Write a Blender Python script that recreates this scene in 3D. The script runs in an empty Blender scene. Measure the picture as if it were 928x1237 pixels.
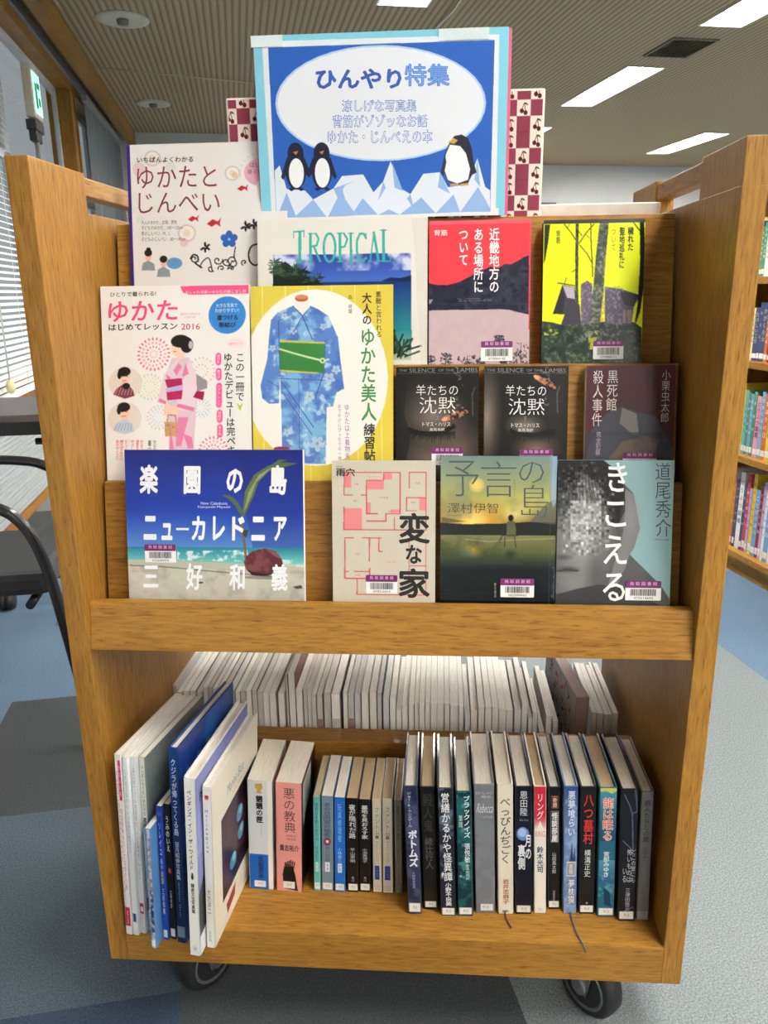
import bpy, bmesh, math, random
import numpy as np
from mathutils import Matrix, Vector

# ------------------------------------------------------------------ camera, world, exposure
SC = bpy.context.scene
COL = SC.collection
PITCH, YAW, ROLL, FPX = math.radians(15.7087), math.radians(4.1223), math.radians(-0.8275), 945.81
CAM = Vector((0.0665, -0.8806, 1.0280))
cd = bpy.data.cameras.new('camera'); cam = bpy.data.objects.new('camera', cd); COL.objects.link(cam)
fwd = Vector((-math.sin(YAW)*math.cos(PITCH), math.cos(YAW)*math.cos(PITCH), -math.sin(PITCH)))
rgt = Vector((math.cos(YAW), math.sin(YAW), 0)); upv = rgt.cross(fwd)
r2 = rgt*math.cos(ROLL)+upv*math.sin(ROLL); u2 = -rgt*math.sin(ROLL)+upv*math.cos(ROLL)
m3 = Matrix((r2, u2, -fwd)).transposed()
cam.matrix_world = Matrix.Translation(CAM) @ m3.to_4x4()
cd.sensor_fit = 'VERTICAL'; cd.sensor_height = 24.0; cd.lens = FPX*24.0/1237.0
cd.clip_start = 0.02; cd.clip_end = 100
SC.camera = cam
SC.view_settings.view_transform = 'Standard'; SC.view_settings.look = 'None'
SC.view_settings.gamma = 1.0; SC.view_settings.use_curve_mapping = False
SC.view_settings.exposure = 0.92
w = bpy.data.worlds.new('world'); SC.world = w; w.use_nodes = True
bgn = w.node_tree.nodes['Background']; bgn.inputs[0].default_value = (0.88, 0.94, 1.0, 1); bgn.inputs[1].default_value = 0.22
LAMP_STRENGTH = 70.0
SC.cycles.max_bounces = 8; SC.cycles.diffuse_bounces = 5; SC.cycles.glossy_bounces = 3

random.seed(4); RNG = np.random.default_rng(7)
# ------------------------------------------------------------------ small helpers
def lin1(c):
    c = c/255.0
    return c/12.92 if c <= 0.04045 else ((c+0.055)/1.055)**2.4
def lin(c): return (lin1(c[0]), lin1(c[1]), lin1(c[2]), 1.0)
def linarr(a):
    a = np.clip(a, 0, 255)/255.0
    return np.where(a <= 0.04045, a/12.92, ((a+0.055)/1.055)**2.4)

def nodes(m):
    m.use_nodes = True
    nt = m.node_tree
    return nt, nt.nodes, nt.links, nt.nodes['Principled BSDF']
MATS = {}
def mat(name, col, rough=0.55, metal=0.0, var=0.06, scale=60.0, emit=0.0, bump=0.0, coat=0.0, stretch=None):
    """plain procedural material: base colour gently varied by object-space noise"""
    if name in MATS: return MATS[name]
    m = bpy.data.materials.new(name); nt, N, L, P = nodes(m)
    P.inputs['Roughness'].default_value = rough; P.inputs['Metallic'].default_value = metal
    if coat: P.inputs['Coat Weight'].default_value = coat; P.inputs['Coat Roughness'].default_value = 0.12
    c = lin(col)
    if emit:
        P.inputs['Base Color'].default_value = c
        P.inputs['Emission Color'].default_value = c; P.inputs['Emission Strength'].default_value = emit
    else:
        tc = N.new('ShaderNodeTexCoord'); no = N.new('ShaderNodeTexNoise')
        no.inputs['Scale'].default_value = scale; no.inputs['Detail'].default_value = 4
        if stretch:
            mp = N.new('ShaderNodeMapping'); mp.inputs['Scale'].default_value = stretch
            L.new(tc.outputs['Object'], mp.inputs[0]); L.new(mp.outputs[0], no.inputs['Vector'])
        else: L.new(tc.outputs['Object'], no.inputs['Vector'])
        rp = N.new('ShaderNodeValToRGB')
        rp.color_ramp.elements[0].position = 0.3; rp.color_ramp.elements[1].position = 0.7
        rp.color_ramp.elements[0].color = [x*(1-var) for x in c[:3]]+[1]
        rp.color_ramp.elements[1].color = [min(1, x*(1+var)) for x in c[:3]]+[1]
        L.new(no.outputs['Fac'], rp.inputs['Fac']); L.new(rp.outputs[0], P.inputs['Base Color'])
        if bump:
            b = N.new('ShaderNodeBump'); b.inputs['Strength'].default_value = bump; b.inputs['Distance'].default_value = 0.002
            L.new(no.outputs['Fac'], b.inputs['Height']); L.new(b.outputs[0], P.inputs['Normal'])
    MATS[name] = m
    return m
def ink(col):
    return mat('ink_%d_%d_%d' % tuple(int(x) for x in col), col, 0.5, var=0.03, scale=200)

def wood(axis):
    """oak veneer, grain running along the given object axis"""
    key = 'oak_'+axis
    if key in MATS: return MATS[key]
    m = bpy.data.materials.new(key); nt, N, L, P = nodes(m)
    P.inputs['Roughness'].default_value = 0.42
    P.inputs['Specular IOR Level'].default_value = 0.3
    tc = N.new('ShaderNodeTexCoord')
    def nz(s, stretch, detail):
        mp = N.new('ShaderNodeMapping')
        sc = [s, s, s]; sc['xyz'.index(axis)] = s/stretch
        mp.inputs['Scale'].default_value = sc
        n = N.new('ShaderNodeTexNoise'); n.inputs['Scale'].default_value = 1.0; n.inputs['Detail'].default_value = detail
        n.inputs['Distortion'].default_value = 0.35
        L.new(tc.outputs['Object'], mp.inputs[0]); L.new(mp.outputs[0], n.inputs['Vector'])
        return n
    broad = nz(11, 7, 3); fine = nz(230, 9, 3); pore = nz(560, 14, 2)
    r1 = N.new('ShaderNodeValToRGB'); e = r1.color_ramp.elements
    e[0].position = 0.30; e[0].color = lin((150, 105, 40)); e[1].position = 0.72; e[1].color = lin((170, 125, 54))
    L.new(broad.outputs['Fac'], r1.inputs['Fac'])
    r2_ = N.new('ShaderNodeValToRGB'); e = r2_.color_ramp.elements
    e[0].position = 0.35; e[0].color = (0.76, 0.73, 0.68, 1); e[1].position = 0.62; e[1].color = (1.05, 1.05, 1.05, 1)
    L.new(fine.outputs['Fac'], r2_.inputs['Fac'])
    r3 = N.new('ShaderNodeValToRGB'); e = r3.color_ramp.elements
    e[0].position = 0.33; e[0].color = (0.62, 0.55, 0.46, 1); e[1].position = 0.43; e[1].color = (1, 1, 1, 1)
    L.new(pore.outputs['Fac'], r3.inputs['Fac'])
    def mul(a, b):
        x = N.new('ShaderNodeMix'); x.data_type = 'RGBA'; x.blend_type = 'MULTIPLY'; x.inputs[0].default_value = 1.0
        L.new(a, x.inputs[6]); L.new(b, x.inputs[7]); return x.outputs[2]
    L.new(mul(mul(r1.outputs[0], r2_.outputs[0]), r3.outputs[0]), P.inputs['Base Color'])
    b = N.new('ShaderNodeBump'); b.inputs['Strength'].default_value = 0.12; b.inputs['Distance'].default_value = 0.001
    L.new(fine.outputs['Fac'], b.inputs['Height']); L.new(b.outputs[0], P.inputs['Normal'])
    MATS[key] = m
    return m

def printmat(rough):
    key = 'printed_cover_%d' % int(rough*100)
    if key in MATS: return MATS[key]
    m = bpy.data.materials.new(key); nt, N, L, P = nodes(m)
    a = N.new('ShaderNodeAttribute'); a.attribute_name = 'print'
    L.new(a.outputs['Color'], P.inputs['Base Color']); P.inputs['Roughness'].default_value = rough; P.inputs['Specular IOR Level'].default_value = 0.28
    MATS[key] = m
    return m

def pagemat(name, col, axis, var=0.16):
    """paper edges: fine stripes across the given axis"""
    sc = [40, 40, 40]; sc['xyz'.index(axis)] = 1500
    return mat(name, col, 0.85, var=var, scale=1.0, stretch=sc)

class MB:
    """collects boxes, tubes and prisms into one mesh object"""
    def __init__(s): s.bm = bmesh.new()
    def quadbox(s, pts, mi=0, bev=0.0):
        vs = [s.bm.verts.new(p) for p in pts]
        fs = []
        for q in ((0,3,2,1),(4,5,6,7),(0,1,5,4),(1,2,6,5),(2,3,7,6),(3,0,4,7)):
            f = s.bm.faces.new([vs[i] for i in q]); f.material_index = mi; fs.append(f)
        if bev:
            ed = list({e for f in fs for e in f.edges})
            r = bmesh.ops.bevel(s.bm, geom=ed, offset=bev, segments=2, profile=0.6, affect='EDGES')
            for f in r['faces']: f.material_index = mi
        return s
    def box(s, x0, x1, y0, y1, z0, z1, mi=0, bev=0.0):
        return s.quadbox([(x0,y0,z0),(x1,y0,z0),(x1,y1,z0),(x0,y1,z0),(x0,y0,z1),(x1,y0,z1),(x1,y1,z1),(x0,y1,z1)], mi, bev)
    def prism(s, prof, axis, a0, a1, mi=0, bev=0.0):
        """extrude a 2D outline along axis; outline is in the other two axes"""
        def P(p, a):
            if axis == 'x': return (a, p[0], p[1])
            if axis == 'y': return (p[0], a, p[1])
            return (p[0], p[1], a)
        A = [s.bm.verts.new(P(p, a0)) for p in prof]; B = [s.bm.verts.new(P(p, a1)) for p in prof]
        n = len(prof); fs = [s.bm.faces.new(A[::-1]), s.bm.faces.new(B)]
        for i in range(n): fs.append(s.bm.faces.new([A[i], A[(i+1)%n], B[(i+1)%n], B[i]]))
        for f in fs: f.material_index = mi
        if bev:
            ed = list({e for f in fs for e in f.edges})
            r = bmesh.ops.bevel(s.bm, geom=ed, offset=bev, segments=2, profile=0.6, affect='EDGES')
            for f in r['faces']: f.material_index = mi
        return s
    def tube(s, pts, r, n=10, mi=0):
        pts = [Vector(p) for p in pts]; rings = []
        rr = r if isinstance(r, (list, tuple)) else [r]*len(pts)
        for i, p in enumerate(pts):
            d = (pts[min(i+1, len(pts)-1)]-pts[max(i-1, 0)]).normalized()
            a = d.cross(Vector((0, 0, 1)) if abs(d.z) < 0.9 else Vector((1, 0, 0))).normalized(); b = d.cross(a)
            rings.append([s.bm.verts.new(p+(a*math.cos(t)+b*math.sin(t))*rr[i]) for t in [2*math.pi*k/n for k in range(n)]])
        for i in range(len(rings)-1):
            for k in range(n):
                f = s.bm.faces.new([rings[i][k], rings[i][(k+1)%n], rings[i+1][(k+1)%n], rings[i+1][k]]); f.material_index = mi; f.smooth = True
        for R in (rings[0][::-1], rings[-1]): s.bm.faces.new(R).material_index = mi
        return s
    def lathe(s, prof, c=(0,0,0), axis='z', n=32, mi=0):
        """prof: (radius, height) pairs revolved round axis through c"""
        c = Vector(c); rings = []
        for r, h in prof:
            ring = []
            for k in range(n):
                t = 2*math.pi*k/n; u, v = r*math.cos(t), r*math.sin(t)
                p = {'z': (u, v, h), 'x': (h, u, v), 'y': (v, h, u)}[axis]
                ring.append(s.bm.verts.new(c+Vector(p)))
            rings.append(ring)
        for i in range(len(rings)-1):
            for k in range(n):
                f = s.bm.faces.new([rings[i][k], rings[i][(k+1)%n], rings[i+1][(k+1)%n], rings[i+1][k]]); f.material_index = mi; f.smooth = True
        for R in (rings[0][::-1], rings[-1]):
            f = s.bm.faces.new(R); f.material_index = mi
        return s
    def build(s, name, mats, parent=None, loc=(0,0,0), rot=(0,0,0)):
        if not isinstance(mats, (list, tuple)): mats = [mats]
        bmesh.ops.recalc_face_normals(s.bm, faces=s.bm.faces)
        me = bpy.data.meshes.new(name); s.bm.to_mesh(me); s.bm.free()
        for m in mats: me.materials.append(m)
        o = bpy.data.objects.new(name, me); COL.objects.link(o)
        o.location = loc; o.rotation_euler = rot
        if parent: o.parent = parent
        return o
def raw(name, verts, faces, mats, parent=None, mis=None):
    me = bpy.data.meshes.new(name); me.from_pydata([tuple(v) for v in verts], [], [tuple(f) for f in faces])
    for m in mats: me.materials.append(m)
    if mis is not None: me.polygons.foreach_set('material_index', mis)
    me.update()
    o = bpy.data.objects.new(name, me); COL.objects.link(o)
    if parent: o.parent = parent
    return o
def thing(name, label, cat, loc=(0,0,0), rot=(0,0,0), group=None):
    o = bpy.data.objects.new(name, None); COL.objects.link(o); o.empty_display_size = 0.05
    o.location = loc; o.rotation_euler = rot
    return tag(o, label, cat, group)
def tag(o, label, cat, group=None, kind=None):
    o['label'] = label; o['category'] = cat
    if group: o['group'] = group
    if kind: o['kind'] = kind
    return o
def struct(o): o['kind'] = 'structure'; return o
ROOMYAW = math.radians(14.136)
def room(o, loc=(0,0,0), rz=0.0, rx=0.0, ry=0.0):
    """stand an object in the room's own axes (the trolley is turned against the room)"""
    c, s = math.cos(ROOMYAW), math.sin(ROOMYAW)
    o.location = (CAM.x+c*loc[0]-s*loc[1], CAM.y+s*loc[0]+c*loc[1], loc[2])
    o.rotation_euler = (rx, ry, ROOMYAW+rz)
    return o

# ------------------------------------------------------------------ lettering
_tc = bpy.data.curves.new('type', 'FONT'); _tc.size = 1.0; _tc.resolution_u = 2
_to = bpy.data.objects.new('type', _tc); COL.objects.link(_to)
_glyphs = {}
def glyph(s, bold=0.0):
    k = (s, round(bold, 4))
    if k not in _glyphs and bold > 0.0:
        V, F = glyph(s, 0.0); vs, fs = [], []
        b = bold*0.8
        for j, (dx, dy) in enumerate(((0, 0), (b, 0), (-b, 0), (0, b), (0, -b), (.7*b, .7*b), (-.7*b, .7*b), (.7*b, -.7*b), (-.7*b, -.7*b))):
            vs.append(V+np.array([dx, dy])); fs += [tuple(i+j*len(V) for i in f) for f in F]
        _glyphs[k] = (np.concatenate(vs) if len(V) else V, fs)
    if k not in _glyphs:
        _tc.body = s; _tc.offset = bold
        bpy.context.view_layer.update()
        me = bpy.data.meshes.new_from_object(_to.evaluated_get(bpy.context.evaluated_depsgraph_get()))
        n = len(me.vertices); v = np.zeros(n*3, np.float64); me.vertices.foreach_get('co', v)
        _glyphs[k] = (v.reshape(-1, 3)[:, :2].copy(), [tuple(p.vertices) for p in me.polygons])
        bpy.data.meshes.remove(me)
    return _glyphs[k]

def homog(src, dst):
    A = []; b = []
    for (x, y), (u, v) in zip(src, dst):
        A.append([x, y, 1, 0, 0, 0, -u*x, -u*y]); b.append(u)
        A.append([0, 0, 0, x, y, 1, -v*x, -v*y]); b.append(v)
    h = np.linalg.solve(np.array(A, float), np.array(b, float))
    return np.append(h, 1).reshape(3, 3)

RES = 1250
class Print:
    """a printed face: a fine colour mesh plus ink lettering, both laid out in the face's own picture coordinates"""
    def __init__(s, corners, w, h, base=(255,255,255), res=RES):
        s.w, s.h = w, h
        s.W, s.H = max(6, int(w*res))*2, max(6, int(h*res))*2
        s.M = homog(corners, [(0, 0), (1, 0), (1, 1), (0, 1)])
        s.im = np.zeros((s.H, s.W, 3)); s.im[:] = base
        yy, xx = np.mgrid[0:s.H, 0:s.W]; s.xx = xx+0.5; s.yy = yy+0.5
        s.txt = []; s.labels = []
    def uv(s, p):
        p = np.asarray(p, float).reshape(-1, 2)
        q = np.c_[p, np.ones(len(p))] @ s.M.T
        return q[:, :2]/q[:, 2:3]
    def px(s, p): return s.uv(p)*np.array([s.W, s.H])
    def mask(s, pts):
        P = s.px(pts); m = np.zeros((s.H, s.W), bool)
        x0 = max(0, int(P[:, 0].min())-1); x1 = min(s.W, int(P[:, 0].max())+2)
        y0 = max(0, int(P[:, 1].min())-1); y1 = min(s.H, int(P[:, 1].max())+2)
        if x1 <= x0 or y1 <= y0: return m
        X = s.xx[y0:y1, x0:x1]; Y = s.yy[y0:y1, x0:x1]; r = np.zeros(X.shape, bool)
        n = len(P)
        for i in range(n):
            ax, ay = P[i]; bx, by = P[(i+1) % n]
            if ay == by: continue
            c = ((ay > Y) != (by > Y)) & (X < (bx-ax)*(Y-ay)/(by-ay)+ax)
            r ^= c
        m[y0:y1, x0:x1] = r
        return m
    def put(s, m, col, alpha=1.0):
        a = (m*alpha)[..., None] if m.dtype != bool else m[..., None]*alpha
        s.im = s.im*(1-a)+np.array(col, float)*a
        return s
    def poly(s, pts, col, alpha=1.0): return s.put(s.mask(pts), col, alpha)
    def rect(s, x0, y0, x1, y1, col, alpha=1.0): return s.poly([(x0,y0),(x1,y0),(x1,y1),(x0,y1)], col, alpha)
    def ellpts(s, cx, cy, rx, ry, rot=0, n=40):
        t = np.linspace(0, 2*np.pi, n, endpoint=False); c, q = math.cos(rot), math.sin(rot)
        x, y = rx*np.cos(t), ry*np.sin(t)
        return np.c_[cx+c*x-q*y, cy+q*x+c*y]
    def ell(s, cx, cy, rx, ry, col, alpha=1.0, rot=0): return s.poly(s.ellpts(cx, cy, rx, ry, rot), col, alpha)
    def soft(s, cx, cy, rx, ry, col, alpha=1.0, power=1.0):
        P = s.px([(cx, cy), (cx+rx, cy), (cx, cy+ry)])
        ax = abs(P[1, 0]-P[0, 0])+1e-6; ay = abs(P[2, 1]-P[0, 1])+1e-6
        d = np.sqrt(((s.xx-P[0, 0])/ax)**2+((s.yy-P[0, 1])/ay)**2)
        return s.put(np.clip(1-d, 0, 1)**power, col, alpha)
    def line(s, pts, wd, col, alpha=1.0):
        for (ax, ay), (bx, by) in zip(pts[:-1], pts[1:]):
            d = math.hypot(bx-ax, by-ay) or 1; nx, ny = -(by-ay)/d*wd/2, (bx-ax)/d*wd/2
            ex, ey = (bx-ax)/d*wd/4, (by-ay)/d*wd/4
            s.poly([(ax-ex+nx, ay-ey+ny), (bx+ex+nx, by+ey+ny), (bx+ex-nx, by+ey-ny), (ax-ex-nx, ay-ey-ny)], col, alpha)
        return s
    def curl(s, pts, wd, col, alpha=1.0, n=8):
        P = [np.array(p, float) for p in pts]; out = []
        for i in range(len(P)-1):
            p0, p1, p2, p3 = P[max(i-1, 0)], P[i], P[i+1], P[min(i+2, len(P)-1)]
            for k in range(n):
                u = k/n; out.append(tuple(0.5*((2*p1)+(p2-p0)*u+(2*p0-5*p1+4*p2-p3)*u*u+(3*p1-p0-3*p2+p3)*u**3)))
        return s.line(out+[tuple(P[-1])], wd, col, alpha)
    def grad(s, y0, c0, y1, c1, m=None):
        P = s.px([(0, y0), (0, y1)]); t = np.clip((s.yy-P[0, 1])/(P[1, 1]-P[0, 1]), 0, 1)[..., None]
        g = np.array(c0, float)*(1-t)+np.array(c1, float)*t
        band = (s.yy >= P[0, 1]) & (s.yy <= P[1, 1]) if m is None else m
        s.im = np.where(band[..., None], g, s.im); return s
    def noise(s, cell, seed=1):
        """smooth value noise 0..1, cell in metres"""
        r = np.random.default_rng(seed); cw = cell*s.W/s.w
        gw, gh = int(s.W/cw)+3, int(s.H/cw)+3
        g = r.random((gh, gw)); x = s.xx/cw; y = s.yy/cw
        xi, yi = x.astype(int), y.astype(int); fx, fy = x-xi, y-yi
        fx = fx*fx*(3-2*fx); fy = fy*fy*(3-2*fy)
        return (g[yi, xi]*(1-fx)+g[yi, xi+1]*fx)*(1-fy)+(g[yi+1, xi]*(1-fx)+g[yi+1, xi+1]*fx)*fy
    def fbm(s, cell, seed=1, oct=4):
        t = 0; a = 0.5
        for k in range(oct): t = t+a*s.noise(cell/2**k, seed+k); a *= 0.5
        return t
    def mottle(s, m, col, cell, thr=0.5, seed=1, alpha=1.0, sharp=8):
        n = np.clip((s.fbm(cell, seed)-thr)*sharp+0.5, 0, 1)
        return s.put(n*m, col, alpha)
    # ---- lettering: ink boxes in the same coordinates
    def _add(s, col, V, F, bold=0.0):
        q = s.uv(V); loc = np.c_[(q[:, 0]-0.5)*s.w, (1-q[:, 1])*s.h]
        b = np.repeat(np.arange(9), len(loc)//9)*0.00002 if bold > 0 else np.zeros(len(loc))
        s.txt.append((tuple(col), loc, F, b))
    def ht(s, t, x0, y0, x1, y1, col, bold=0.0, slant=0.0):
        V, F = glyph(t, bold)
        if not len(V): return s
        a, b = V.min(0), V.max(0); U = (V-a)/np.maximum(b-a, 1e-6)
        X = x0+U[:, 0]*(x1-x0)+slant*(U[:, 1])*(y1-y0); Y = y1+U[:, 1]*(y0-y1)
        s._add(col, np.c_[X, Y], F, bold); return s
    def vt(s, t, xc, y0, y1, wd, col, bold=0.0, xe=None):
        """vertical column; xe = x centre at the foot of a leaning column"""
        n = len(t); cell = (y1-y0)/n; xe = xc if xe is None else xe
        for i, ch in enumerate(t):
            if ch in ' 　': continue
            V, F = glyph(ch, bold)
            if not len(V): continue
            U = V-np.array([0.5, 0.38]) if ord(ch) > 0x2000 else V-(V.min(0)+V.max(0))/2
            if ch in 'ー―–・…' and ch != '・': U = np.c_[U[:, 1], -U[:, 0]]
            cy = y0+cell*(i+0.5); cx = xc+(xe-xc)*(i+0.5)/n
            s._add(col, np.c_[cx+U[:, 0]*wd, cy-U[:, 1]*cell*1.02], F, bold)
        return s
    def barcode(s, x0, y0, x1, y1, digits='072064465', sep=0.36):
        s.labels.append((x0, y0, x1, y1, digits, sep)); return s
    def emit(s, parent, y=-0.0004, name='front_cover', letters='title_lettering', rough=0.38, face='front', place=None):
        im = s.im.reshape(s.H//2, 2, s.W//2, 2, 3).mean((1, 3)); H, W = im.shape[:2]
        gx = (np.arange(W)/(W-1)-0.5)*s.w; gz = (1-np.arange(H)/(H-1))*s.h
        X, Z = np.meshgrid(gx, gz)
        def to3(a, b, d):
            d = np.zeros(len(a))+d
            if face == 'front': return np.c_[a, y-d, b]
            if face == 'right': return np.c_[y+d, a, b]     # faces +x, a runs into the depth
            if face == 'left': return np.c_[y-d, -a, b]
        V = to3(X.ravel(), Z.ravel(), 0.0)
        if place is not None: V = V+np.array(place)
        me = bpy.data.meshes.new(name)
        i = np.arange((H-1)*(W-1)); r, c = i//(W-1), i % (W-1); k = r*W+c
        F = np.c_[k, k+W, k+W+1, k+1]
        me.vertices.add(len(V)); me.vertices.foreach_set('co', V.astype(np.float32).ravel())
        me.loops.add(F.size); me.loops.foreach_set('vertex_index', F.astype(np.int32).ravel())
        me.polygons.add(len(F)); me.polygons.foreach_set('loop_start', np.arange(0, F.size, 4, dtype=np.int32))
        me.update(calc_edges=True)
        at = me.color_attributes.new('print', 'FLOAT_COLOR', 'POINT')
        cc = np.ones((H*W, 4), np.float32); cc[:, :3] = (linarr(im)**1.08).reshape(-1, 3); at.data.foreach_set('color', cc.ravel())
        me.materials.append(printmat(rough))
        o = bpy.data.objects.new(name, me); COL.objects.link(o); o.parent = parent
        if s.txt:
            # writing that stands apart becomes a part of its own
            lo = np.array([t[1].min(0) for t in s.txt]); hi = np.array([t[1].max(0) for t in s.txt]); own = list(range(len(s.txt)))
            def root(i):
                while own[i] != i: i = own[i]
                return i
            for i in range(len(own)):
                for j in range(i):
                    g = np.maximum(0, np.maximum(lo[i]-hi[j], lo[j]-hi[i]))
                    if math.hypot(*g) < 0.017: own[root(i)] = root(j)
            lay = []                                     # ink printed over other ink
            for i in range(len(own)):
                lay.append(max([lay[j]+1 for j in range(i) if s.txt[j][0] != s.txt[i][0] and (lo[i] < hi[j]).all() and (lo[j] < hi[i]).all()], default=0))
            for c in dict.fromkeys(root(i) for i in range(len(own))):
                vs, fs, mi, ms, n, tall = [], [], [], [], 0, 0
                for i in range(len(own)):
                    if root(i) != c: continue
                    col, v2, F, lift = s.txt[i]
                    if col not in ms: ms.append(col)
                    v = to3(v2[:, 0], v2[:, 1], 0.00012+0.00020*lay[i]+lift)
                    if place is not None: v = v+np.array(place)
                    vs.append(v); fs += [tuple(q+n for q in f) for f in F]; mi += [ms.index(col)]*len(F); n += len(v); tall = max(tall, np.ptp(v2[:, 1]))
                raw(letters if (tall > 0.011 or letters != 'title_lettering') else 'caption_lettering', np.concatenate(vs), fs, [ink(x) for x in ms], parent, mi)
        for (x0, y0, x1, y1, digits, sep) in s.labels:
            q = s.uv([(x0, y0), (x1, y1)]); a0, b1 = (q[0, 0]-.5)*s.w, (1-q[0, 1])*s.h; a1, b0 = (q[1, 0]-.5)*s.w, (1-q[1, 1])*s.h
            barcode_label(parent, a0, a1, b0, b1, y-0.0006, digits, sep, place)
        return o
def barcode_label(parent, a0, a1, b0, b1, y, digits, sep, place=None):
    mb = MB(); W, H = a1-a0, b1-b0; bs = b1-H*sep
    dx, dy, dz = place if place is not None else (0, 0, 0)
    def rr(x0, x1, z0, z1, d, mi, r=0.0012):
        pts = []
        for cx, cz, t0 in ((x1-r, z1-r, 0), (x0+r, z1-r, 90), (x0+r, z0+r, 180), (x1-r, z0+r, 270)):
            for k in range(4):
                t = math.radians(t0+k*30); pts.append((cx+r*math.cos(t)+dx, cz+r*math.sin(t)+dz))
        mb.prism(pts, 'y', y-d+dy, y+0.0003+dy, mi)
    rr(a0, a1, b0, b1, 0.0, 0); rr(a0, a1, bs, b1, 0.0002, 1)
    r = random.Random(digits); x = a0+W*0.14
    while x < a0+W*0.86:
        t = W*r.choice((0.010, 0.016, 0.026)); mb.box(x+dx, x+t+dx, y-0.00022+dy, y+dy, b0+H*0.24+dz, bs-H*0.06+dz, 2); x += t+W*r.choice((0.011, 0.017))
    o = mb.build('barcode_label', [mat('label_paper', (240, 240, 240), 0.5), mat('label_purple', (112, 26, 98), 0.5), mat('label_black', (30, 30, 32), 0.6)], parent)
    vs, fs, mi, n = [], [], [], 0
    def put(t, x0, x1, z0, z1, j):
        nonlocal n
        V, F = glyph(t, 0.0); a, b = V.min(0), V.max(0); U = (V-a)/(b-a)
        vs.append(np.c_[x0+U[:, 0]*(x1-x0)+dx, np.full(len(U), y-0.0004+dy), z0+U[:, 1]*(z1-z0)+dz]); fs.extend([tuple(i+n for i in f) for f in F]); mi.extend([j]*len(F)); n += len(U)
    put('鳥 取 図 書 館', a0+W*0.12, a1-W*0.12, bs+H*sep*0.36, b1-H*sep*0.14, 0)
    put(digits, a0+W*0.24, a1-W*0.22, b0+H*0.06, b0+H*0.18, 1)
    raw('label_lettering', np.concatenate(vs), fs, [ink((236, 190, 228)), ink((25, 25, 25))], o, mi)
    return o

# ------------------------------------------------------------------ books
PAGE_X = pagemat('page_edges_across', (228, 222, 208), 'x')
PAGE_Y = pagemat('page_edges_deep', (228, 222, 208), 'y')
PAGE_TAN = pagemat('page_edges_tan', (190, 166, 132), 'x')
def standing_book(name, label, cat, x, y, t, h, d, lean, yaw, cover_col, hard=True, page=PAGE_X, z=0.17, group=None, rough=0.35, spine=None, spine_corners=None, flex=0.0):
    """a book standing on the shelf with its spine to the front (-y)"""
    L = math.radians(lean)
    o = thing(name, label, cat, (x, y, z+abs(math.sin(L))*t/2+0.0003), (0, L, math.radians(yaw)), group)
    cm = mat('cover_%d_%d_%d_%d' % (*[int(c) for c in cover_col], int(rough*100)), cover_col, rough, var=0.04, coat=0.3 if rough < 0.4 else 0)
    ov, bt = (0.003, 0.0024) if hard else (0.0, 0.0006)
    mb = MB(); b = min(0.0016, t*0.15) if hard else 0.0008
    # one bent board: front, rounded spine, back
    r = min(t/2-0.0005, 0.004) if hard else min(t/2-0.0003, 0.0012)
    out = []
    for k in range(5):
        a = math.radians(90*k/4); out.append((-t/2+r-r*math.sin(a), r-r*math.cos(a)))
    outl = [(-t/2, d)]+out[::-1]+[(-p[0], p[1]) for p in out]+[(t/2, d)]
    r_i = max(r-bt, 0.0002); inn = []
    for k in range(5):
        a = math.radians(90*k/4); inn.append((-t/2+bt+r_i-r_i*math.sin(a), bt+r_i-r_i*math.cos(a)))
    innl = [(-t/2+bt, d)]+inn[::-1]+[(-p[0], p[1]) for p in inn]+[(t/2-bt, d)]
    bm = mb.bm; rows = []
    for zz in (0.0, h):
        rows.append(([bm.verts.new((p[0], p[1], zz)) for p in outl], [bm.verts.new((p[0], p[1], zz)) for p in innl]))
    n = len(outl)
    for i in range(n-1):
        bm.faces.new([rows[0][0][i], rows[0][0][i+1], rows[1][0][i+1], rows[1][0][i]])
        bm.faces.new([rows[0][1][i+1], rows[0][1][i], rows[1][1][i], rows[1][1][i+1]])
        bm.faces.new([rows[1][0][i], rows[1][0][i+1], rows[1][1][i+1], rows[1][1][i]])
        bm.faces.new([rows[0][0][i+1], rows[0][0][i], rows[0][1][i], rows[0][1][i+1]])
    for i in (0, n-1):
        bm.faces.new([rows[0][0][i], rows[1][0][i], rows[1][1][i], rows[0][1][i]])
    mb.build('cover', cm, o)
    pb = MB(); pb.box(-t/2+bt+0.0002, t/2-bt-0.0002, bt+0.0012, d-ov, ov+0.0002, h-ov-0.0004, 0, 0.0)
    pb.build('page_block', page, o)
    if spine is not None:
        sw = t-2*min(r, 0.0011)
        pr = Print(spine_corners, sw, h, cover_col)
        pr.h = h
        spine(pr)
        pr.emit(o, y=-0.0003, name='spine_print', letters='spine_lettering', rough=rough)
    return o

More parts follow.
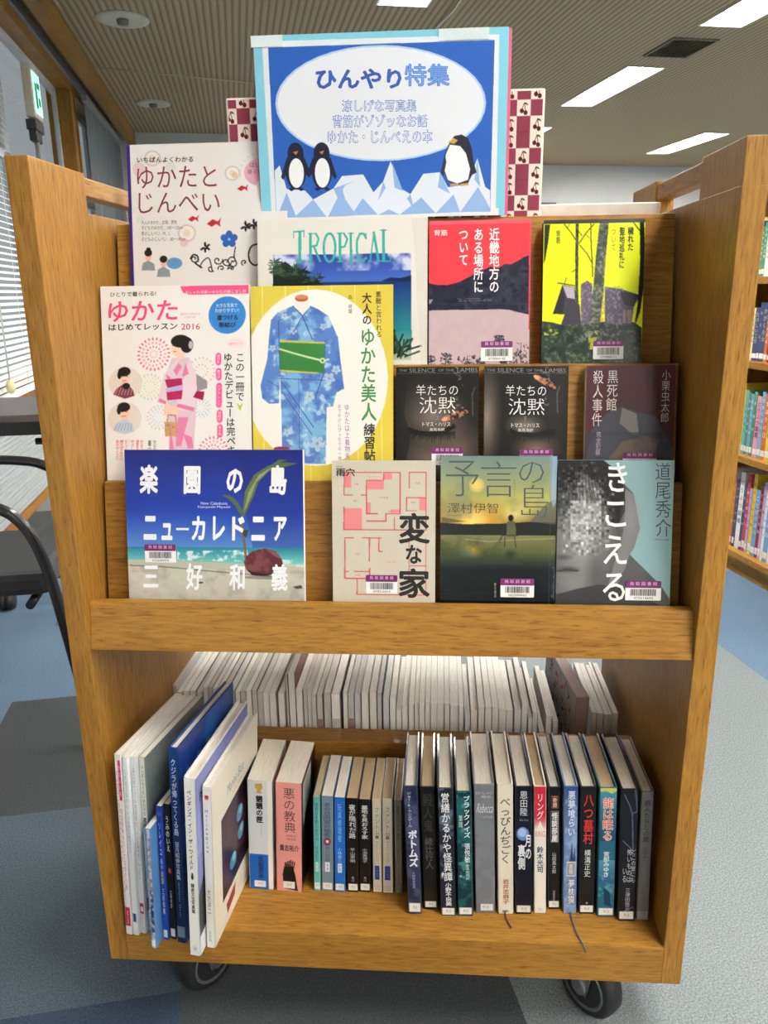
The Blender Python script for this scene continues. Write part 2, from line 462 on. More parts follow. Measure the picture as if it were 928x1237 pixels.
T10 = math.radians(10.0)
def display_book(name, label, cat, xc, base, z_off, y_off, w, h, t, cover_col, pr, spine_side='L', hard=False, tilt=10.0, group=None, rough=0.38, page=PAGE_X):
    """a book shown cover-forward, leaning back on its ledge; base = foot line of the front face"""
    o = thing(name, label, cat, (xc, base[0]+y_off, base[1]+z_off), (-math.radians(tilt), 0, 0), group)
    cm = mat('cover_%d_%d_%d_%d' % (*[int(c) for c in cover_col], int(rough*100)), cover_col, rough, var=0.04)
    bt = 0.0024 if hard else 0.0006; ov = 0.003 if hard else 0.0005
    mb = MB(); s = -1 if spine_side == 'L' else 1
    mb.box(-w/2, w/2, 0, bt, 0, h, 0, bt*0.3); mb.box(-w/2, w/2, t-bt, t, 0, h, 0, bt*0.3)
    xs = s*w/2; mb.box(min(xs, xs-s*bt), max(xs, xs-s*bt), bt*0.5, t-bt*0.5, 0, h, 0)
    mb.build('cover', cm, o)
    px0, px1 = (-w/2+bt+0.0003, w/2-ov) if s < 0 else (-w/2+ov, w/2-bt-0.0003)
    MB().box(px0, px1, bt+0.0001, t-bt-0.0001, ov, h-ov).build('page_block', pagemat('page_edges_thick', (232, 228, 216), 'y'), o)
    pr.emit(o, y=-0.0004, rough=rough)
    return o

# ------------------------------------------------------------------ the room shell (room axes)
LX, CZ = -1.07, 2.56
RX, BY1, BY2, JOG, FY = 8.2, 8.65, 10.3, 2.5, -8.6
LAMPS = [(1.0, 4.24), (1.0, 6.47), (1.0, 2.11), (3.0, 4.33), (3.0, 6.47), (3.0, 8.60), (3.0, 2.11), (5.0, 4.33), (5.0, 6.47), (4.99, 8.72), (5.0, 2.11),
         (1.0, -0.1), (3.0, -0.1), (5.0, -0.1), (7.0, 4.33), (7.0, 7.6), (7.0, 1.0),
         (1.0, -2.3), (3.0, -2.3), (5.0, -2.3), (1.0, -4.5), (3.0, -4.5), (5.0, -4.5), (1.0, -6.7), (3.0, -6.7), (5.0, -6.7)]
LW, LL = 0.27, 1.22
# carpet tiles half a metre square, several blues and greys
def floor_build():
    pal = [(112, 120, 123), (70, 85, 96), (84, 108, 132), (57, 62, 65), (43, 60, 80)]
    ms = []
    for i, c in enumerate(pal):
        m = mat('carpet_%d' % i, c, 0.95, var=0.42, scale=330, bump=0.8); ms.append(m)
    fixed = {(-1,1):4, (-1,2):1, (0,1):3, (0,2):3, (-1,3):3, (-2,3):2, (-2,4):2, (-2,5):2, (-2,6):2, (-2,2):1, (1,1):0, (1,2):0, (2,2):0, (2,1):0, (3,3):2, (3,4):2, (2,3):0, (2,4):2,
             (3,2):0, (2,5):0, (1,3):0, (1,4):0, (0,3):0, (0,4):0, (-1,4):2, (-1,5):1, (1,5):0, (0,5):1, (2,6):1, (-1,0):1, (0,0):3, (1,0):0}
    V, F, MI = [], [], []
    r = random.Random(3); nx0, nx1, ny0, ny1 = -3, 17, -18, 21
    xs = [max(LX-0.2, min(RX, -0.15+0.5*i)) for i in range(nx0, nx1+1)]; ys = [0.5*j for j in range(ny0, ny1+1)]
    for i in range(nx0, nx1):
        for j in range(ny0, ny1):
            x0, x1, y0, y1 = xs[i-nx0], xs[i-nx0+1], ys[j-ny0], ys[j-ny0+1]
            if x1-x0 < 0.01: continue
            n = len(V); V += [(x0,y0,0),(x1,y0,0),(x1,y1,0),(x0,y1,0)]; F.append((n,n+1,n+2,n+3))
            MI.append(fixed.get((i, j), r.choice((0, 0, 1, 2, 3))))
    struct(room(raw('floor', V, F, ms, None, MI)))
floor_build()

def ceiling_mat():
    m = bpy.data.materials.new('ribbed_ceiling_board'); nt, N, L, P = nodes(m)
    P.inputs['Roughness'].default_value = 0.9
    tc = N.new('ShaderNodeTexCoord'); sp = N.new('ShaderNodeSeparateXYZ'); L.new(tc.outputs['Object'], sp.inputs[0])
    a = N.new('ShaderNodeMath'); a.operation = 'MULTIPLY'; a.inputs[1].default_value = 2*math.pi/0.040; L.new(sp.outputs[0], a.inputs[0])
    b = N.new('ShaderNodeMath'); b.operation = 'SINE'; L.new(a.outputs[0], b.inputs[0])
    rp = N.new('ShaderNodeValToRGB'); e = rp.color_ramp.elements
    e[0].position = 0.15; e[0].color = lin((136, 120, 94)); e[1].position = 0.55; e[1].color = lin((174, 155, 124))
    mr = N.new('ShaderNodeMapRange'); mr.inputs[1].default_value = -1; mr.inputs[2].default_value = 1
    L.new(b.outputs[0], mr.inputs[0]); L.new(mr.outputs[0], rp.inputs[0]); L.new(rp.outputs[0], P.inputs['Base Color'])
    bp = N.new('ShaderNodeBump'); bp.inputs['Strength'].default_value = 0.4; bp.inputs['Distance'].default_value = 0.006
    L.new(mr.outputs[0], bp.inputs['Height']); L.new(bp.outputs[0], P.inputs['Normal'])
    return m
def ceiling_build():
    rects = [(x-LW/2, x+LW/2, y-LL/2, y+LL/2) for x, y in LAMPS]
    xs = sorted({LX-0.2, RX} | {v for r in rects for v in r[:2]}); ys = sorted({FY, BY2+0.2} | {v for r in rects for v in r[2:]})
    V, F = [], []
    for i in range(len(xs)-1):
        for j in range(len(ys)-1):
            cx, cy = (xs[i]+xs[i+1])/2, (ys[j]+ys[j+1])/2
            if any(r[0] < cx < r[1] and r[2] < cy < r[3] for r in rects): continue
            n = len(V); V += [(xs[i],ys[j],0),(xs[i],ys[j+1],0),(xs[i+1],ys[j+1],0),(xs[i+1],ys[j],0)]; F.append((n,n+1,n+2,n+3))
    struct(room(raw('ceiling', V, F, [ceiling_mat()]), (0, 0, CZ)))
ceiling_build()
WALL = mat('white_wall_paint', (196, 198, 198), 0.85, var=0.03, scale=8)
def wall(name, x0, x1, y0, y1, z0=0.0, z1=CZ): struct(room(MB().box(x0, x1, y0, y1, z0, z1).build(name, WALL)))
# the window wall: sill wall, lintel, pier and two wide openings
SILL, HEAD = 0.62, 2.40
lw = MB()
lw.box(LX-0.16, LX, FY, BY1, 0, SILL-0.03).box(LX-0.16, LX, FY, BY1, HEAD+0.03, CZ)
for a, b in ((FY, 0.2), (8.3, BY1)): lw.box(LX-0.16, LX, a, b, SILL-0.03, HEAD+0.03)
struct(room(lw.build('wall_left', WALL)))
wall('wall_back', LX-0.16, JOG, BY1, BY1+0.15); wall('wall_back.001', JOG, JOG+0.15, BY1+0.15, BY2+0.15); wall('wall_back.002', JOG+0.15, RX, BY2, BY2+0.15)
wall('wall_right', RX, RX+0.15, FY, BY2+0.15); wall('wall_front', LX-0.16, RX, FY-0.15, FY)
struct(room(MB().box(LX, LX+0.015, FY, BY1, 0, 0.08, bev=0.003).build('baseboard_left', wood('y'))))
struct(room(MB().box(JOG+0.15, RX, BY2-0.015, BY2, 0, 0.08, bev=0.003).build('baseboard_back', wood('x'))))
struct(room(MB().box(-0.955, -0.885, FY, 8.64, 2.44, CZ-0.001, bev=0.003).build('trim_1', wood('y'))))       # curtain pelmet
# wooden window frames with glass and light sashes
GLASS = bpy.data.materials.new('window_glass'); nt, N, L, P = nodes(GLASS)
P.inputs['Transmission Weight'].default_value = 1.0; P.inputs['Roughness'].default_value = 0.02; P.inputs['IOR'].default_value = 1.1
P.inputs['Base Color'].default_value = (0.9, 0.95, 0.95, 1)
SASH = mat('white_sash', (205, 210, 212), 0.5, var=0.03)
for i, (a, b) in enumerate(((0.2, 6.30), (6.42, 8.3))):
    f = MB(); x0, x1 = LX-0.14, LX+0.02
    f.box(x0, x1, a, b, HEAD, HEAD+0.06, bev=0.003).box(x0, x1+0.03, a, b, SILL-0.06, SILL, bev=0.003)
    f.box(x0, x1, a, a+0.05, SILL, HEAD, bev=0.003).box(x0, x1, b-0.05, b+0.06, SILL, HEAD, bev=0.003)
    wnd = struct(room(f.build('window_%d' % (i+1), wood('z'))))
    s_ = MB(); n = 4 if i == 0 else 2
    for k in range(n):
        y0 = a+0.05+(b-a-0.1)*k/n; y1 = a+0.05+(b-a-0.1)*(k+1)/n
        xs0, xs1 = LX-0.10, LX-0.07
        s_.box(xs0, xs1, y0, y0+0.045, SILL, HEAD).box(xs0, xs1, y1-0.045, y1, SILL, HEAD)
        s_.box(xs0, xs1, y0, y1, SILL, SILL+0.05).box(xs0, xs1, y0, y1, HEAD-0.05, HEAD).box(xs0, xs1, y0, y1, 1.72, 1.76)
    s_.build('sash_frame', SASH, wnd)
    MB().box(LX-0.088, LX-0.082, a+0.06, b-0.06, SILL+0.01, HEAD-0.01).build('pane', GLASS, wnd)
# daylight outside: a pale concrete terrace wall across a light well
struct(room(MB().box(LX-3.2, LX-3.0, -3, 11, -0.5, 3.6).build('wall_outside', mat('outside_render', (170, 178, 182), 0.9, var=0.08, scale=3))))

# ------------------------------------------------------------------ ceiling lights and fittings
LAMP = mat('lamp_white', (255, 250, 240), emit=LAMP_STRENGTH); REFL = mat('lamp_reflector', (225, 228, 232), 0.35, var=0.02)
def lamp_place(i):
    seen = {(1.0, 4.24): 'ceiling strip light showing only its end at the top edge above the poster', (3.0, 4.33): 'large ceiling strip light cut by the top right corner',
            (3.0, 6.47): 'long ceiling strip light between the poster and the dark vent', (4.99, 8.72): 'far ceiling strip light low above the right side panel',
            (3.0, 8.60): 'distant ceiling strip light just beside the cherry cloth board'}
    x, y = LAMPS[i]
    col_ = {1: 'first', 3: 'second', 5: 'third', 7: 'fourth'}[int(round(x))]; row = sorted([b for a, b in LAMPS if round(a) == round(x)], reverse=True).index(y)
    return seen.get((x, y)) or 'ceiling strip light, %s from the far end of the %s row from the windows' % (['first', 'second', 'third', 'fourth', 'fifth', 'sixth', 'seventh', 'eighth', 'ninth'][row], col_)
def ceiling_light(lab, x, y):
    t = room(thing('ceiling_light', lab, 'ceiling light', group='recessed ceiling strip lights'), (x, y, CZ))
    m = MB(); hw, hl, d = LW/2, LL/2, 0.075; iw, il = 0.055, hl-0.11
    def ring(w1, l1, z): return [(-w1,-l1,z),(w1,-l1,z),(w1,l1,z),(-w1,l1,z)]
    R = [ring(hw+0.012, hl+0.012, -0.004), ring(hw, hl, -0.004), ring(hw, hl, 0.0), ring(iw, il, d)]
    vs = [[m.bm.verts.new(p) for p in r] for r in R]
    for a, b in zip(vs[:-1], vs[1:]):
        for k in range(4): m.bm.faces.new([a[k], a[(k+1)%4], b[(k+1)%4], b[k]])
    m.bm.faces.new(vs[-1])
    m.build('reflector', REFL, t)
    MB().box(-iw+0.004, iw-0.004, -il+0.01, il-0.01, 0.02, d-0.01, bev=0.006).build('lamp', LAMP, t)
for i, (x, y) in enumerate(LAMPS): ceiling_light(lamp_place(i), x, y)

def at(u, v, z):
    """point on the horizontal plane z under a photograph pixel (used once to survey the ceiling)"""
    d = fwd+r2*((u-464)/FPX)-u2*((v-618.5)/FPX)
    return CAM+d*((z-CAM.z)/d.z)
FIT = mat('fitting_white', (196, 192, 180), 0.6)
for lab, u, v, r in (('round white ceiling sensor, the nearer one by the window wall', 148, 23, 0.15), ('round white ceiling sensor, the farther one by the window wall', 185, 125, 0.14)):
    p = at(u, v, CZ); t = thing('ceiling_sensor', lab, 'ceiling sensor', p, group='round fittings in the ceiling')
    MB().lathe([(r*0.2, -0.004), (r*0.72, -0.012), (r, -0.006), (r, 0.0), (r*0.2, 0.0)]).build('flange', FIT, t)
    MB().lathe([(0.012, -0.035), (0.03, -0.03), (0.035, -0.012), (0.035, -0.004)], n=20).build('lens', mat('fitting_grey', (120, 116, 108), 0.5), t)
p = at(822, 57, CZ); t = thing('ceiling_vent', 'dark square ceiling vent between two strip lights', 'vent', p, (0, 0, ROOMYAW))
m = MB(); m.box(-0.16, 0.16, -0.2, -0.185, -0.012, -0.0005).box(-0.16, 0.16, 0.185, 0.2, -0.012, -0.0005).box(-0.16, -0.145, -0.185, 0.185, -0.012, -0.0005).box(0.145, 0.16, -0.185, 0.185, -0.012, -0.0005); m.build('frame', mat('vent_brown', (112, 102, 88), 0.6), t)
m = MB()
for k in range(12):
    y = -0.18+0.032*k; m.quadbox([(-0.145,y,-0.009),(0.145,y,-0.009),(0.145,y+0.022,-0.002),(-0.145,y+0.022,-0.002),(-0.145,y,-0.007),(0.145,y,-0.007),(0.145,y+0.022,-0.0005),(-0.145,y+0.022,-0.0005)])
m.build('slats', mat('vent_dark', (84, 76, 66), 0.7), t)
def cable(name, lab, pts, r, col):
    tag(MB().tube(pts, r, 8).build(name, mat('cable_'+name, col, 0.5)), lab, 'cable')
a_, b_ = at(527, 34, CZ-0.012), at(566, -12, CZ-0.012)
cable('white_cable', 'short white cord on the ribbed ceiling above the poster', [a_, a_.lerp(b_, 0.45)+Vector((0.015, 0, 0)), b_], 0.006, (225, 222, 210))
a_, b_ = at(70, 77, CZ-0.06), at(340, 104, CZ-0.01)
cable('ceiling_cable', 'thin pale wire crossing the ceiling from the window wall', [a_, a_.lerp(b_, 0.5), b_], 0.004, (170, 164, 146))

# ------------------------------------------------------------------ far wall pictures
def picture(lab, x, z0, z1, wd, col):
    t = room(thing('framed_notice', lab, 'picture frame', group='framed notices on the far wall'), (x, BY2-0.012, z0))
    h = z1-z0; b = 0.03
    MB().box(0, wd, -0.012, 0.012, 0, b).box(0, wd, -0.012, 0.012, h-b, h).box(0, b, -0.012, 0.012, b, h-b).box(wd-b, wd, -0.012, 0.012, b, h-b).build('frame', mat('frame_%d' % col[0], col, 0.5), t)
    MB().box(b, wd-b, 0.0, 0.01, b, h-b).build('sheet', mat('notice_paper', (214, 216, 212), 0.7), t)
picture('white notice in a pale green frame on the far wall', 4.58, 1.75, 2.11, 0.42, (150, 178, 118))
picture('white notice in a dark frame on the far wall beside the cherry cloth', 3.78, 1.78, 2.11, 0.36, (92, 78, 84))

# ------------------------------------------------------------------ window side: blinds, desk, chair, sign
SLAT = mat('blind_slat', (236, 240, 240), 0.45, var=0.03)
def blind(lab, x, y0, y1, z0, z1, tiltdeg, m, pitch=0.027, name='venetian_blind'):
    t = room(thing(name, lab, 'blind', group='blinds on the window wall'), (x, y0, z0))
    L = y1-y0; H = z1-z0
    MB().box(-0.02, 0.02, 0, L, H-0.04, H, bev=0.003).build('head_rail', mat('rail_grey', (150, 152, 152), 0.5), t)
    s = MB(); k = 0; c, q = math.cos(math.radians(tiltdeg)), math.sin(math.radians(tiltdeg)); hw = 0.0125
    z = 0.02
    while z < H-0.05:
        s.quadbox([(-hw*c, 0, z-hw*q), (hw*c, 0, z+hw*q), (hw*c, L, z+hw*q), (-hw*c, L, z-hw*q), (-hw*c, 0, z-hw*q+0.0006), (hw*c, 0, z+hw*q+0.0006), (hw*c, L, z+hw*q+0.0006), (-hw*c, L, z-hw*q+0.0006)]); z += pitch
    s.build('slats', m, t)
    MB().box(-0.014, 0.014, 0, L, 0, 0.012, bev=0.002).build('bottom_rail', m, t)
    cd_ = MB()
    for f in (0.12, 0.5, 0.88): cd_.tube([(0.0135, L*f, 0.0), (0.0135, L*f, H-0.03)], 0.0011, 6)
    cd_.build('cords', mat('cord_white', (210, 210, 205), 0.7), t)
    return t
blind('pale venetian blind with open slats at the near end of the window wall', -1.0, 2.2, 4.17, 0.60, 2.40, -30, SLAT)
blind('dark grey closed blind at the far end of the window wall', -1.0, 6.50, 8.3, 0.66, 2.42, 72, mat('blind_grey', (96, 104, 110), 0.55, var=0.05))
t = room(thing('blind_wand', 'thin tilt wand with a cream bead hanging in front of the pale venetian blind', 'blind wand'), (-0.965, 3.55, 0.0))
MB().tube([(0, 0, 0.69), (0.004, 0, 1.2), (0, 0, 2.34)], 0.0035, 8).build('rod', mat('wand', (190, 190, 180), 0.4), t)
MB().lathe([(0.003, 0.635), (0.012, 0.64), (0.018, 0.655), (0.018, 0.672), (0.012, 0.688), (0.003, 0.692)], n=20).build('bead', mat('bead_cream', (216, 206, 160), 0.45), t)
t = room(thing('convector_cover', 'grey louvred heater cover under the window behind the desk', 'heater cover'), (LX+0.018, 2.6, 0.085))
m = MB(); m.box(0, 0.012, 0, 3.6, 0, 0.46); m.build('back_plate', mat('heater_grey', (150, 156, 158), 0.5), t)
m = MB()
for k in range(22): m.quadbox([(0.012,0,0.01+k*0.0204),(0.03,0,0.004+k*0.0204),(0.03,3.6,0.004+k*0.0204),(0.012,3.6,0.01+k*0.0204),(0.012,0,0.024+k*0.0204),(0.03,0,0.016+k*0.0204),(0.03,3.6,0.016+k*0.0204),(0.012,3.6,0.024+k*0.0204)])
m.build('louvres', mat('heater_louvre', (166, 172, 174), 0.45), t)
struct(room(MB().box(-1.06, -1.03, 0.2, 8.3, 2.46, 2.50, bev=0.003).build('trim_2', mat('curtain_track', (150, 156, 160), 0.4, metal=0.3))))
# small sign box on a post by the window
t = room(thing('sign_box', 'beige box sign with green lit face on a thin post by the window', 'sign'), (-0.975, 4.62, 0.0))
MB().tube([(0, 0.06, 0.0), (0, 0.06, 1.86)], 0.012, 14).build('post', mat('post_steel', (190, 192, 192), 0.3, metal=0.6), t)
MB().lathe([(0.08, 0.0), (0.08, 0.012), (0.02, 0.022), (0.014, 0.03)], (0, 0.06, 0), n=28).build('foot', mat('post_dark', (50, 50, 52), 0.5), t)
MB().box(-0.03, 0.022, -0.005, 0.17, 1.85, 1.90, bev=0.006).box(-0.024, 0.016, 0.01, 0.13, 1.8, 1.8495, bev=0.006).build('bracket', mat('post_dark', (50, 50, 52), 0.5), t)
MB().box(-0.024, 0.02, 0.0, 0.19, 1.91, 2.16, bev=0.006).build('housing', mat('sign_beige', (196, 188, 170), 0.55), t)
fc = MB().box(0.0202, 0.023, 0.02, 0.175, 1.935, 2.13).build('lit_face', mat('sign_green', (150, 226, 196), emit=0.8), t)
fm = MB(); fm.box(0.0232, 0.024, 0.05, 0.09, 1.96, 2.08).box(0.0232, 0.024, 0.11, 0.15, 1.98, 2.02).box(0.0232, 0.024, 0.10, 0.155, 2.06, 2.09)
fm.build('sign_marks', mat('sign_mark_green', (24, 128, 92), 0.5), fc)
# desk
BLK = mat('desk_black', (30, 31, 34), 0.45, var=0.1)
t = room(thing('desk', 'black framed desk with a grey brown top under the window', 'desk'), (-0.965, 2.44, 0.0))
DW, DL, DH = 0.45, 0.46, 0.695
MB().box(0, DW, 0, DL, DH-0.022, DH, bev=0.003).build('top', mat('desk_top', (92, 82, 78), 0.3, var=0.06), t)
MB().box(0.0, DW, 0.0, 0.02, DH-0.06, DH-0.0225).box(0.0, DW, DL-0.02, DL, DH-0.06, DH-0.0225).box(0.0, 0.02, 0.02, DL-0.02, DH-0.06, DH-0.0225).box(DW-0.02, DW, 0.02, DL-0.02, DH-0.06, DH-0.0225).build('rail', BLK, t)
for x, y in ((DW-0.09, 0.22),):
    MB().box(x, x+0.045, y, y+0.045, 0.13, DH-0.023, bev=0.003).build('leg', BLK, t)
    MB().box(0.09, DW-0.02, y, y+0.045, 0.105, 0.13, bev=0.004).build('foot_bar', BLK, t)
MB().tube([(DW-0.16, 0.24, 0.575), (DW-0.09, 0.24, 0.575)], 0.011, 10).tube([(DW-0.09, 0.22, 0.50), (DW-0.14, 0.22, 0.66)], 0.012, 10).build('brace', BLK, t)
CASTW = mat('castor_black', (26, 26, 28), 0.5)
for x, y in ((0.128, 0.24), (DW-0.05, 0.24)):
    c_ = MB().tube([(x, y, 0.04), (x, y, 0.107)], 0.009, 10).build('castor', CASTW, t)
    MB().lathe([(0.012, -0.026), (0.030, -0.024), (0.033, -0.012), (0.033, -0.004), (0.024, 0.0), (0.033, 0.004), (0.033, 0.012), (0.030, 0.024), (0.012, 0.026)], (x, y, 0.0335), 'x', 20).build('wheel', CASTW, c_)
# chair drawn up sideways between the desk and the trolley
t = room(thing('office_chair', 'black mesh seated chair with curved grey tube arms beside the trolley', 'chair'), (-0.70, 1.96, 0.0))
MESH = mat('chair_mesh', (52, 54, 58), 0.75, var=0.25, scale=900, bump=0.3)
MB().box(-0.30, 0.24, -0.19, 0.19, 0.375, 0.432, bev=0.018).build('seat', MESH, t)
TUBE = mat('chair_tube', (70, 70, 74), 0.25, metal=0.75)
def curve(pts, n=10):
    P = [Vector(p) for p in pts]; out = []
    for i in range(len(P)-1):
        p0, p1, p2, p3 = P[max(i-1, 0)], P[i], P[i+1], P[min(i+2, len(P)-1)]
        for k in range(n):
            u = k/n; out.append(0.5*((2*p1)+(p2-p0)*u+(2*p0-5*p1+4*p2-p3)*u*u+(3*p1-p0-3*p2+p3)*u**3))
    return out+[P[-1]]
for y in (-0.215, 0.225):
    MB().tube(curve([(-0.325, y, 0.0125), (-0.32, y, 0.30), (-0.305, y, 0.56), (-0.25, y, 0.615), (0.0, y, 0.615), (0.12, y, 0.606), (0.17, y, 0.588), (0.20, y, 0.565), (0.227, y, 0.52), (0.25, y, 0.437), (0.265, y, 0.335), (0.285, y, 0.18), (0.305, y, 0.0125)]), 0.0125, 14).build('arm', TUBE, t)
MB().tube([(-0.28, -0.21, 0.362), (-0.28, 0.22, 0.362)], 0.010, 10).build('seat_bar', TUBE, t)
MB().tube([(0.20, -0.21, 0.362), (0.20, 0.22, 0.362)], 0.010, 10).build('seat_bar', TUBE, t)
bm_ = MB(); bm_.quadbox([(-0.315,-0.18,0.47),(-0.295,-0.18,0.47),(-0.295,0.17,0.47),(-0.315,0.17,0.47),(-0.325,-0.18,0.62),(-0.307,-0.18,0.62),(-0.307,0.17,0.62),(-0.325,0.17,0.62)], bev=0.006)
bm_.build('backrest', MESH, t)

# ------------------------------------------------------------------ bookcase of children's books on the right
BX0, BY_0, BY_1 = 1.75, 1.55, 2.74
t = room(thing('bookcase', 'low brown wooden bookcase behind the right side panel', 'bookcase'), (BX0, BY_0, 0.0))
BD = 0.30; bl = BY_1-BY_0
SH = (0.085, 0.44, 0.775, 1.06)
BW = wood('y')
MB().box(0.015, BD, 0.02, bl-0.02, 0.0, 0.075).build('plinth', BW, t)
for z in SH: MB().box(0.0, BD-0.012, 0.0225, bl-0.0225, z-0.024, z, bev=0.002).build('shelf', BW, t)
for y in (0.0, bl-0.022): MB().box(0.0, BD, y, y+0.022, 0.0, 1.36, bev=0.002).build('side', wood('z'), t)
MB().box(0.0, BD, 0.0, bl, 1.3605, 1.385, bev=0.002).build('top', BW, t)
MB().box(BD-0.011, BD, 0.0225, bl-0.0225, 0.08, 1.36).build('back', BW, t)
cols = [(236,236,232),(200,70,96),(238,206,60),(120,168,206),(232,160,190),(90,140,110),(245,245,240),(196,176,212),(214,120,60),(70,80,120),(224,226,214),(150,40,60),(240,226,170),(110,190,190)]
cname = ['white','crimson','yellow','pale blue','pink','green','off-white','lilac','orange','navy','ivory','dark red','cream','turquoise']
inks = [(60,60,70),(250,250,245),(170,40,50),(250,250,250),(90,40,70),(250,250,240),(30,90,150),(70,50,110),(255,250,235),(240,230,160),(120,40,40),(250,220,190),(80,60,40),(30,60,80)]
rowname = ['bottom shelf', 'second shelf up', 'third shelf up', 'top shelf']
nthw = ['first','second','third','fourth','fifth','sixth','seventh','eighth','ninth','tenth','eleventh','twelfth','thirteenth','fourteenth','fifteenth','sixteenth','seventeenth','eighteenth','nineteenth','twentieth'] + \
       ['twenty-'+a for a in ('first','second','third','fourth','fifth','sixth','seventh','eighth','ninth')] + ['thirtieth'] + ['thirty-'+a for a in ('first','second','third','fourth','fifth','sixth','seventh','eighth','ninth')] + ['fortieth'] + \
       ['forty-'+a for a in ('first','second','third','fourth','fifth','sixth','seventh','eighth','ninth')] + ['fiftieth'] + ['fifty-'+a for a in ('first','second','third','fourth','fifth','sixth','seventh','eighth','ninth')] + ['sixtieth'] + ['sixty-'+a for a in ('first','second','third','fourth','fifth','sixth','seventh','eighth','ninth')] + ['seventieth']
rb = random.Random(11)
words = ['ことばのほん', 'むかしばなし', 'どうぶつ図鑑', 'かがくの本', 'えほんの森', 'おりがみ', 'たのしい工作', '名探偵', 'まほうの国', 'クイズ大百科']
for r_, z in enumerate(SH):
    y = 2.14; k = 0
    hmax = (0.30, 0.255, 0.20, 0.20)[r_]
    while y < 2.60:
        th = rb.choice((0.012, 0.015, 0.018, 0.024)); h = hmax*rb.uniform(0.80, 1.0); d = 0.19*rb.uniform(0.75, 1.0); ci = rb.randrange(len(cols))
        if r_ == 1 and k in (12, 13): ci = 2
        b = room(thing('shelf_book', '%s spined book, %s from the near end on the bookcase %s' % (cname[ci], nthw[k], rowname[r_]), 'book', group='books in the bookcase on the right'), (BX0+0.03, y+th/2, z+0.0006), 0)
        MB().box(0, 0.0012, -th/2, th/2, 0, h).box(0.0012, d, -th/2, -th/2+0.001, 0, h).box(0.0012, d, th/2-0.001, th/2, 0, h).build('cover', mat('kid_'+cname[ci].replace(' ', '_'), cols[ci], 0.4), b)
        MB().box(0.0014, d-0.001, -th/2+0.0011, th/2-0.0011, 0.0006, h-0.001).build('page_block', PAGE_Y, b)
        V, F, n = [], [], 0
        wd = rb.choice(words); top = h*0.92; cell = h*0.6/len(wd)
        for q, ch in enumerate(wd):
            gv, gf = glyph(ch, 0.01); U = gv-np.array([0.5, 0.38]); s_ = min(th*0.8, cell)
            V.append(np.c_[np.full(len(U), -0.0003), -U[:, 0]*s_, top-cell*(q+0.5)+U[:, 1]*s_]); F += [tuple(i+n for i in f) for f in gf]; n += len(U)
        raw('spine_lettering', np.concatenate(V), F, [ink(inks[ci])], b)
        MB().box(-0.0006, -0.0001, -th/2+0.001, th/2-0.001, h*0.05, h*0.14).build('class_label', mat('label_paper', (240, 240, 240), 0.5), b)
        y += th+rb.choice((0.0008, 0.001, 0.004)); k += 1

# ------------------------------------------------------------------ the double-sided display trolley
G = 0.11                      # the body rides this far above the floor
HW, TH, CH, CDEP = 0.40, 0.0263, 1.0643, 0.48
trolley = thing('book_trolley', 'oak double-sided library display trolley with sloped tiers, in the middle', 'book trolley')
OZ, OX = wood('z'), wood('x')
for s in (-1, 1):
    m = MB()
    x0, x1 = (-HW, -HW+TH) if s < 0 else (HW-TH, HW)
    # outline with the hand slot and a slightly lower rail: pieces share faces along the slot
    m.box(x0, x1, 0.0, CDEP, G, G+1.018, bev=0.0012)
    m.box(x0, x1, 0.0, 0.139, G+1.0168, G+CH, bev=0.0012); m.box(x0, x1, 0.341, CDEP, G+1.0168, G+CH, bev=0.0012)
    m.build('side_panel', OZ, trolley)
    m = MB(); m.box(x0+0.002, x1-0.002, 0.1391, 0.3409, G+1.0385, G+CH-0.0035, bev=0.002); m.build('handle_rail', wood('y'), trolley)
IX = HW-TH
MB().box(-IX, IX, 0.0, CDEP, G, G+0.0595, bev=0.0012).build('shelf', OX, trolley)
MB().box(-IX, IX, 0.22, 0.26, G+0.0596, G+0.225, bev=0.0012).build('divider', OX, trolley)
MB().box(-IX, IX, 0.022, CDEP-0.022, G+0.487, G+0.50, bev=0.001).build('display_floor', OX, trolley)
P1, P2, P3 = (0.036, G+0.537), (0.098, G+0.680), (0.1576, G+0.822)
for side in (1, -1):
    def Y(y): return y if side > 0 else CDEP-y
    lip = [(Y(0.003), G+0.4845), (Y(0.014), G+0.5445), (Y(0.030), G+0.5445), (Y(0.0215), G+0.4845)]
    MB().prism(lip, 'x', -IX, IX, bev=0.0012).build('lip', OX, trolley)
    def riser(y, z0, y1, z1, th=0.011):
        return [(Y(y), z0), (Y(y1), z1), (Y(y1+th), z1), (Y(y+th), z0)]
    MB().prism([(Y(0.0305), G+0.505), (Y(0.0305), P1[1]-0.0005), (Y(0.075), P1[1]-0.0085), (Y(0.075), G+0.505)], 'x', -IX+0.003, IX-0.003).build('ledge', OX, trolley)
    MB().prism(riser(0.0600, P1[1]-0.005, 0.0859, G+0.6840), 'x', -IX+0.005, IX-0.005, bev=0.0008).build('backboard', OX, trolley)
    MB().prism([(Y(0.0975), P2[1]-0.014), (Y(0.0975), P2[1]-0.0005), (Y(0.136), P2[1]-0.0075), (Y(0.136), P2[1]-0.016)], 'x', -IX+0.003, IX-0.003).build('ledge', OX, trolley)
    MB().prism(riser(0.1200, P2[1]-0.004, 0.1456, G+0.8260), 'x', -IX+0.005, IX-0.005, bev=0.0008).build('backboard', OX, trolley)
    MB().prism([(Y(0.157), P3[1]-0.014), (Y(0.157), P3[1]-0.0005), (Y(0.196), P3[1]-0.0078), (Y(0.196), P3[1]-0.016)], 'x', -IX+0.003, IX-0.003).build('ledge', OX, trolley)
    MB().prism(riser(0.1816, P3[1]-0.005, 0.2147, G+1.0100, 0.010), 'x', -IX+0.005, IX-0.005, bev=0.0008).build('backboard', OX, trolley)
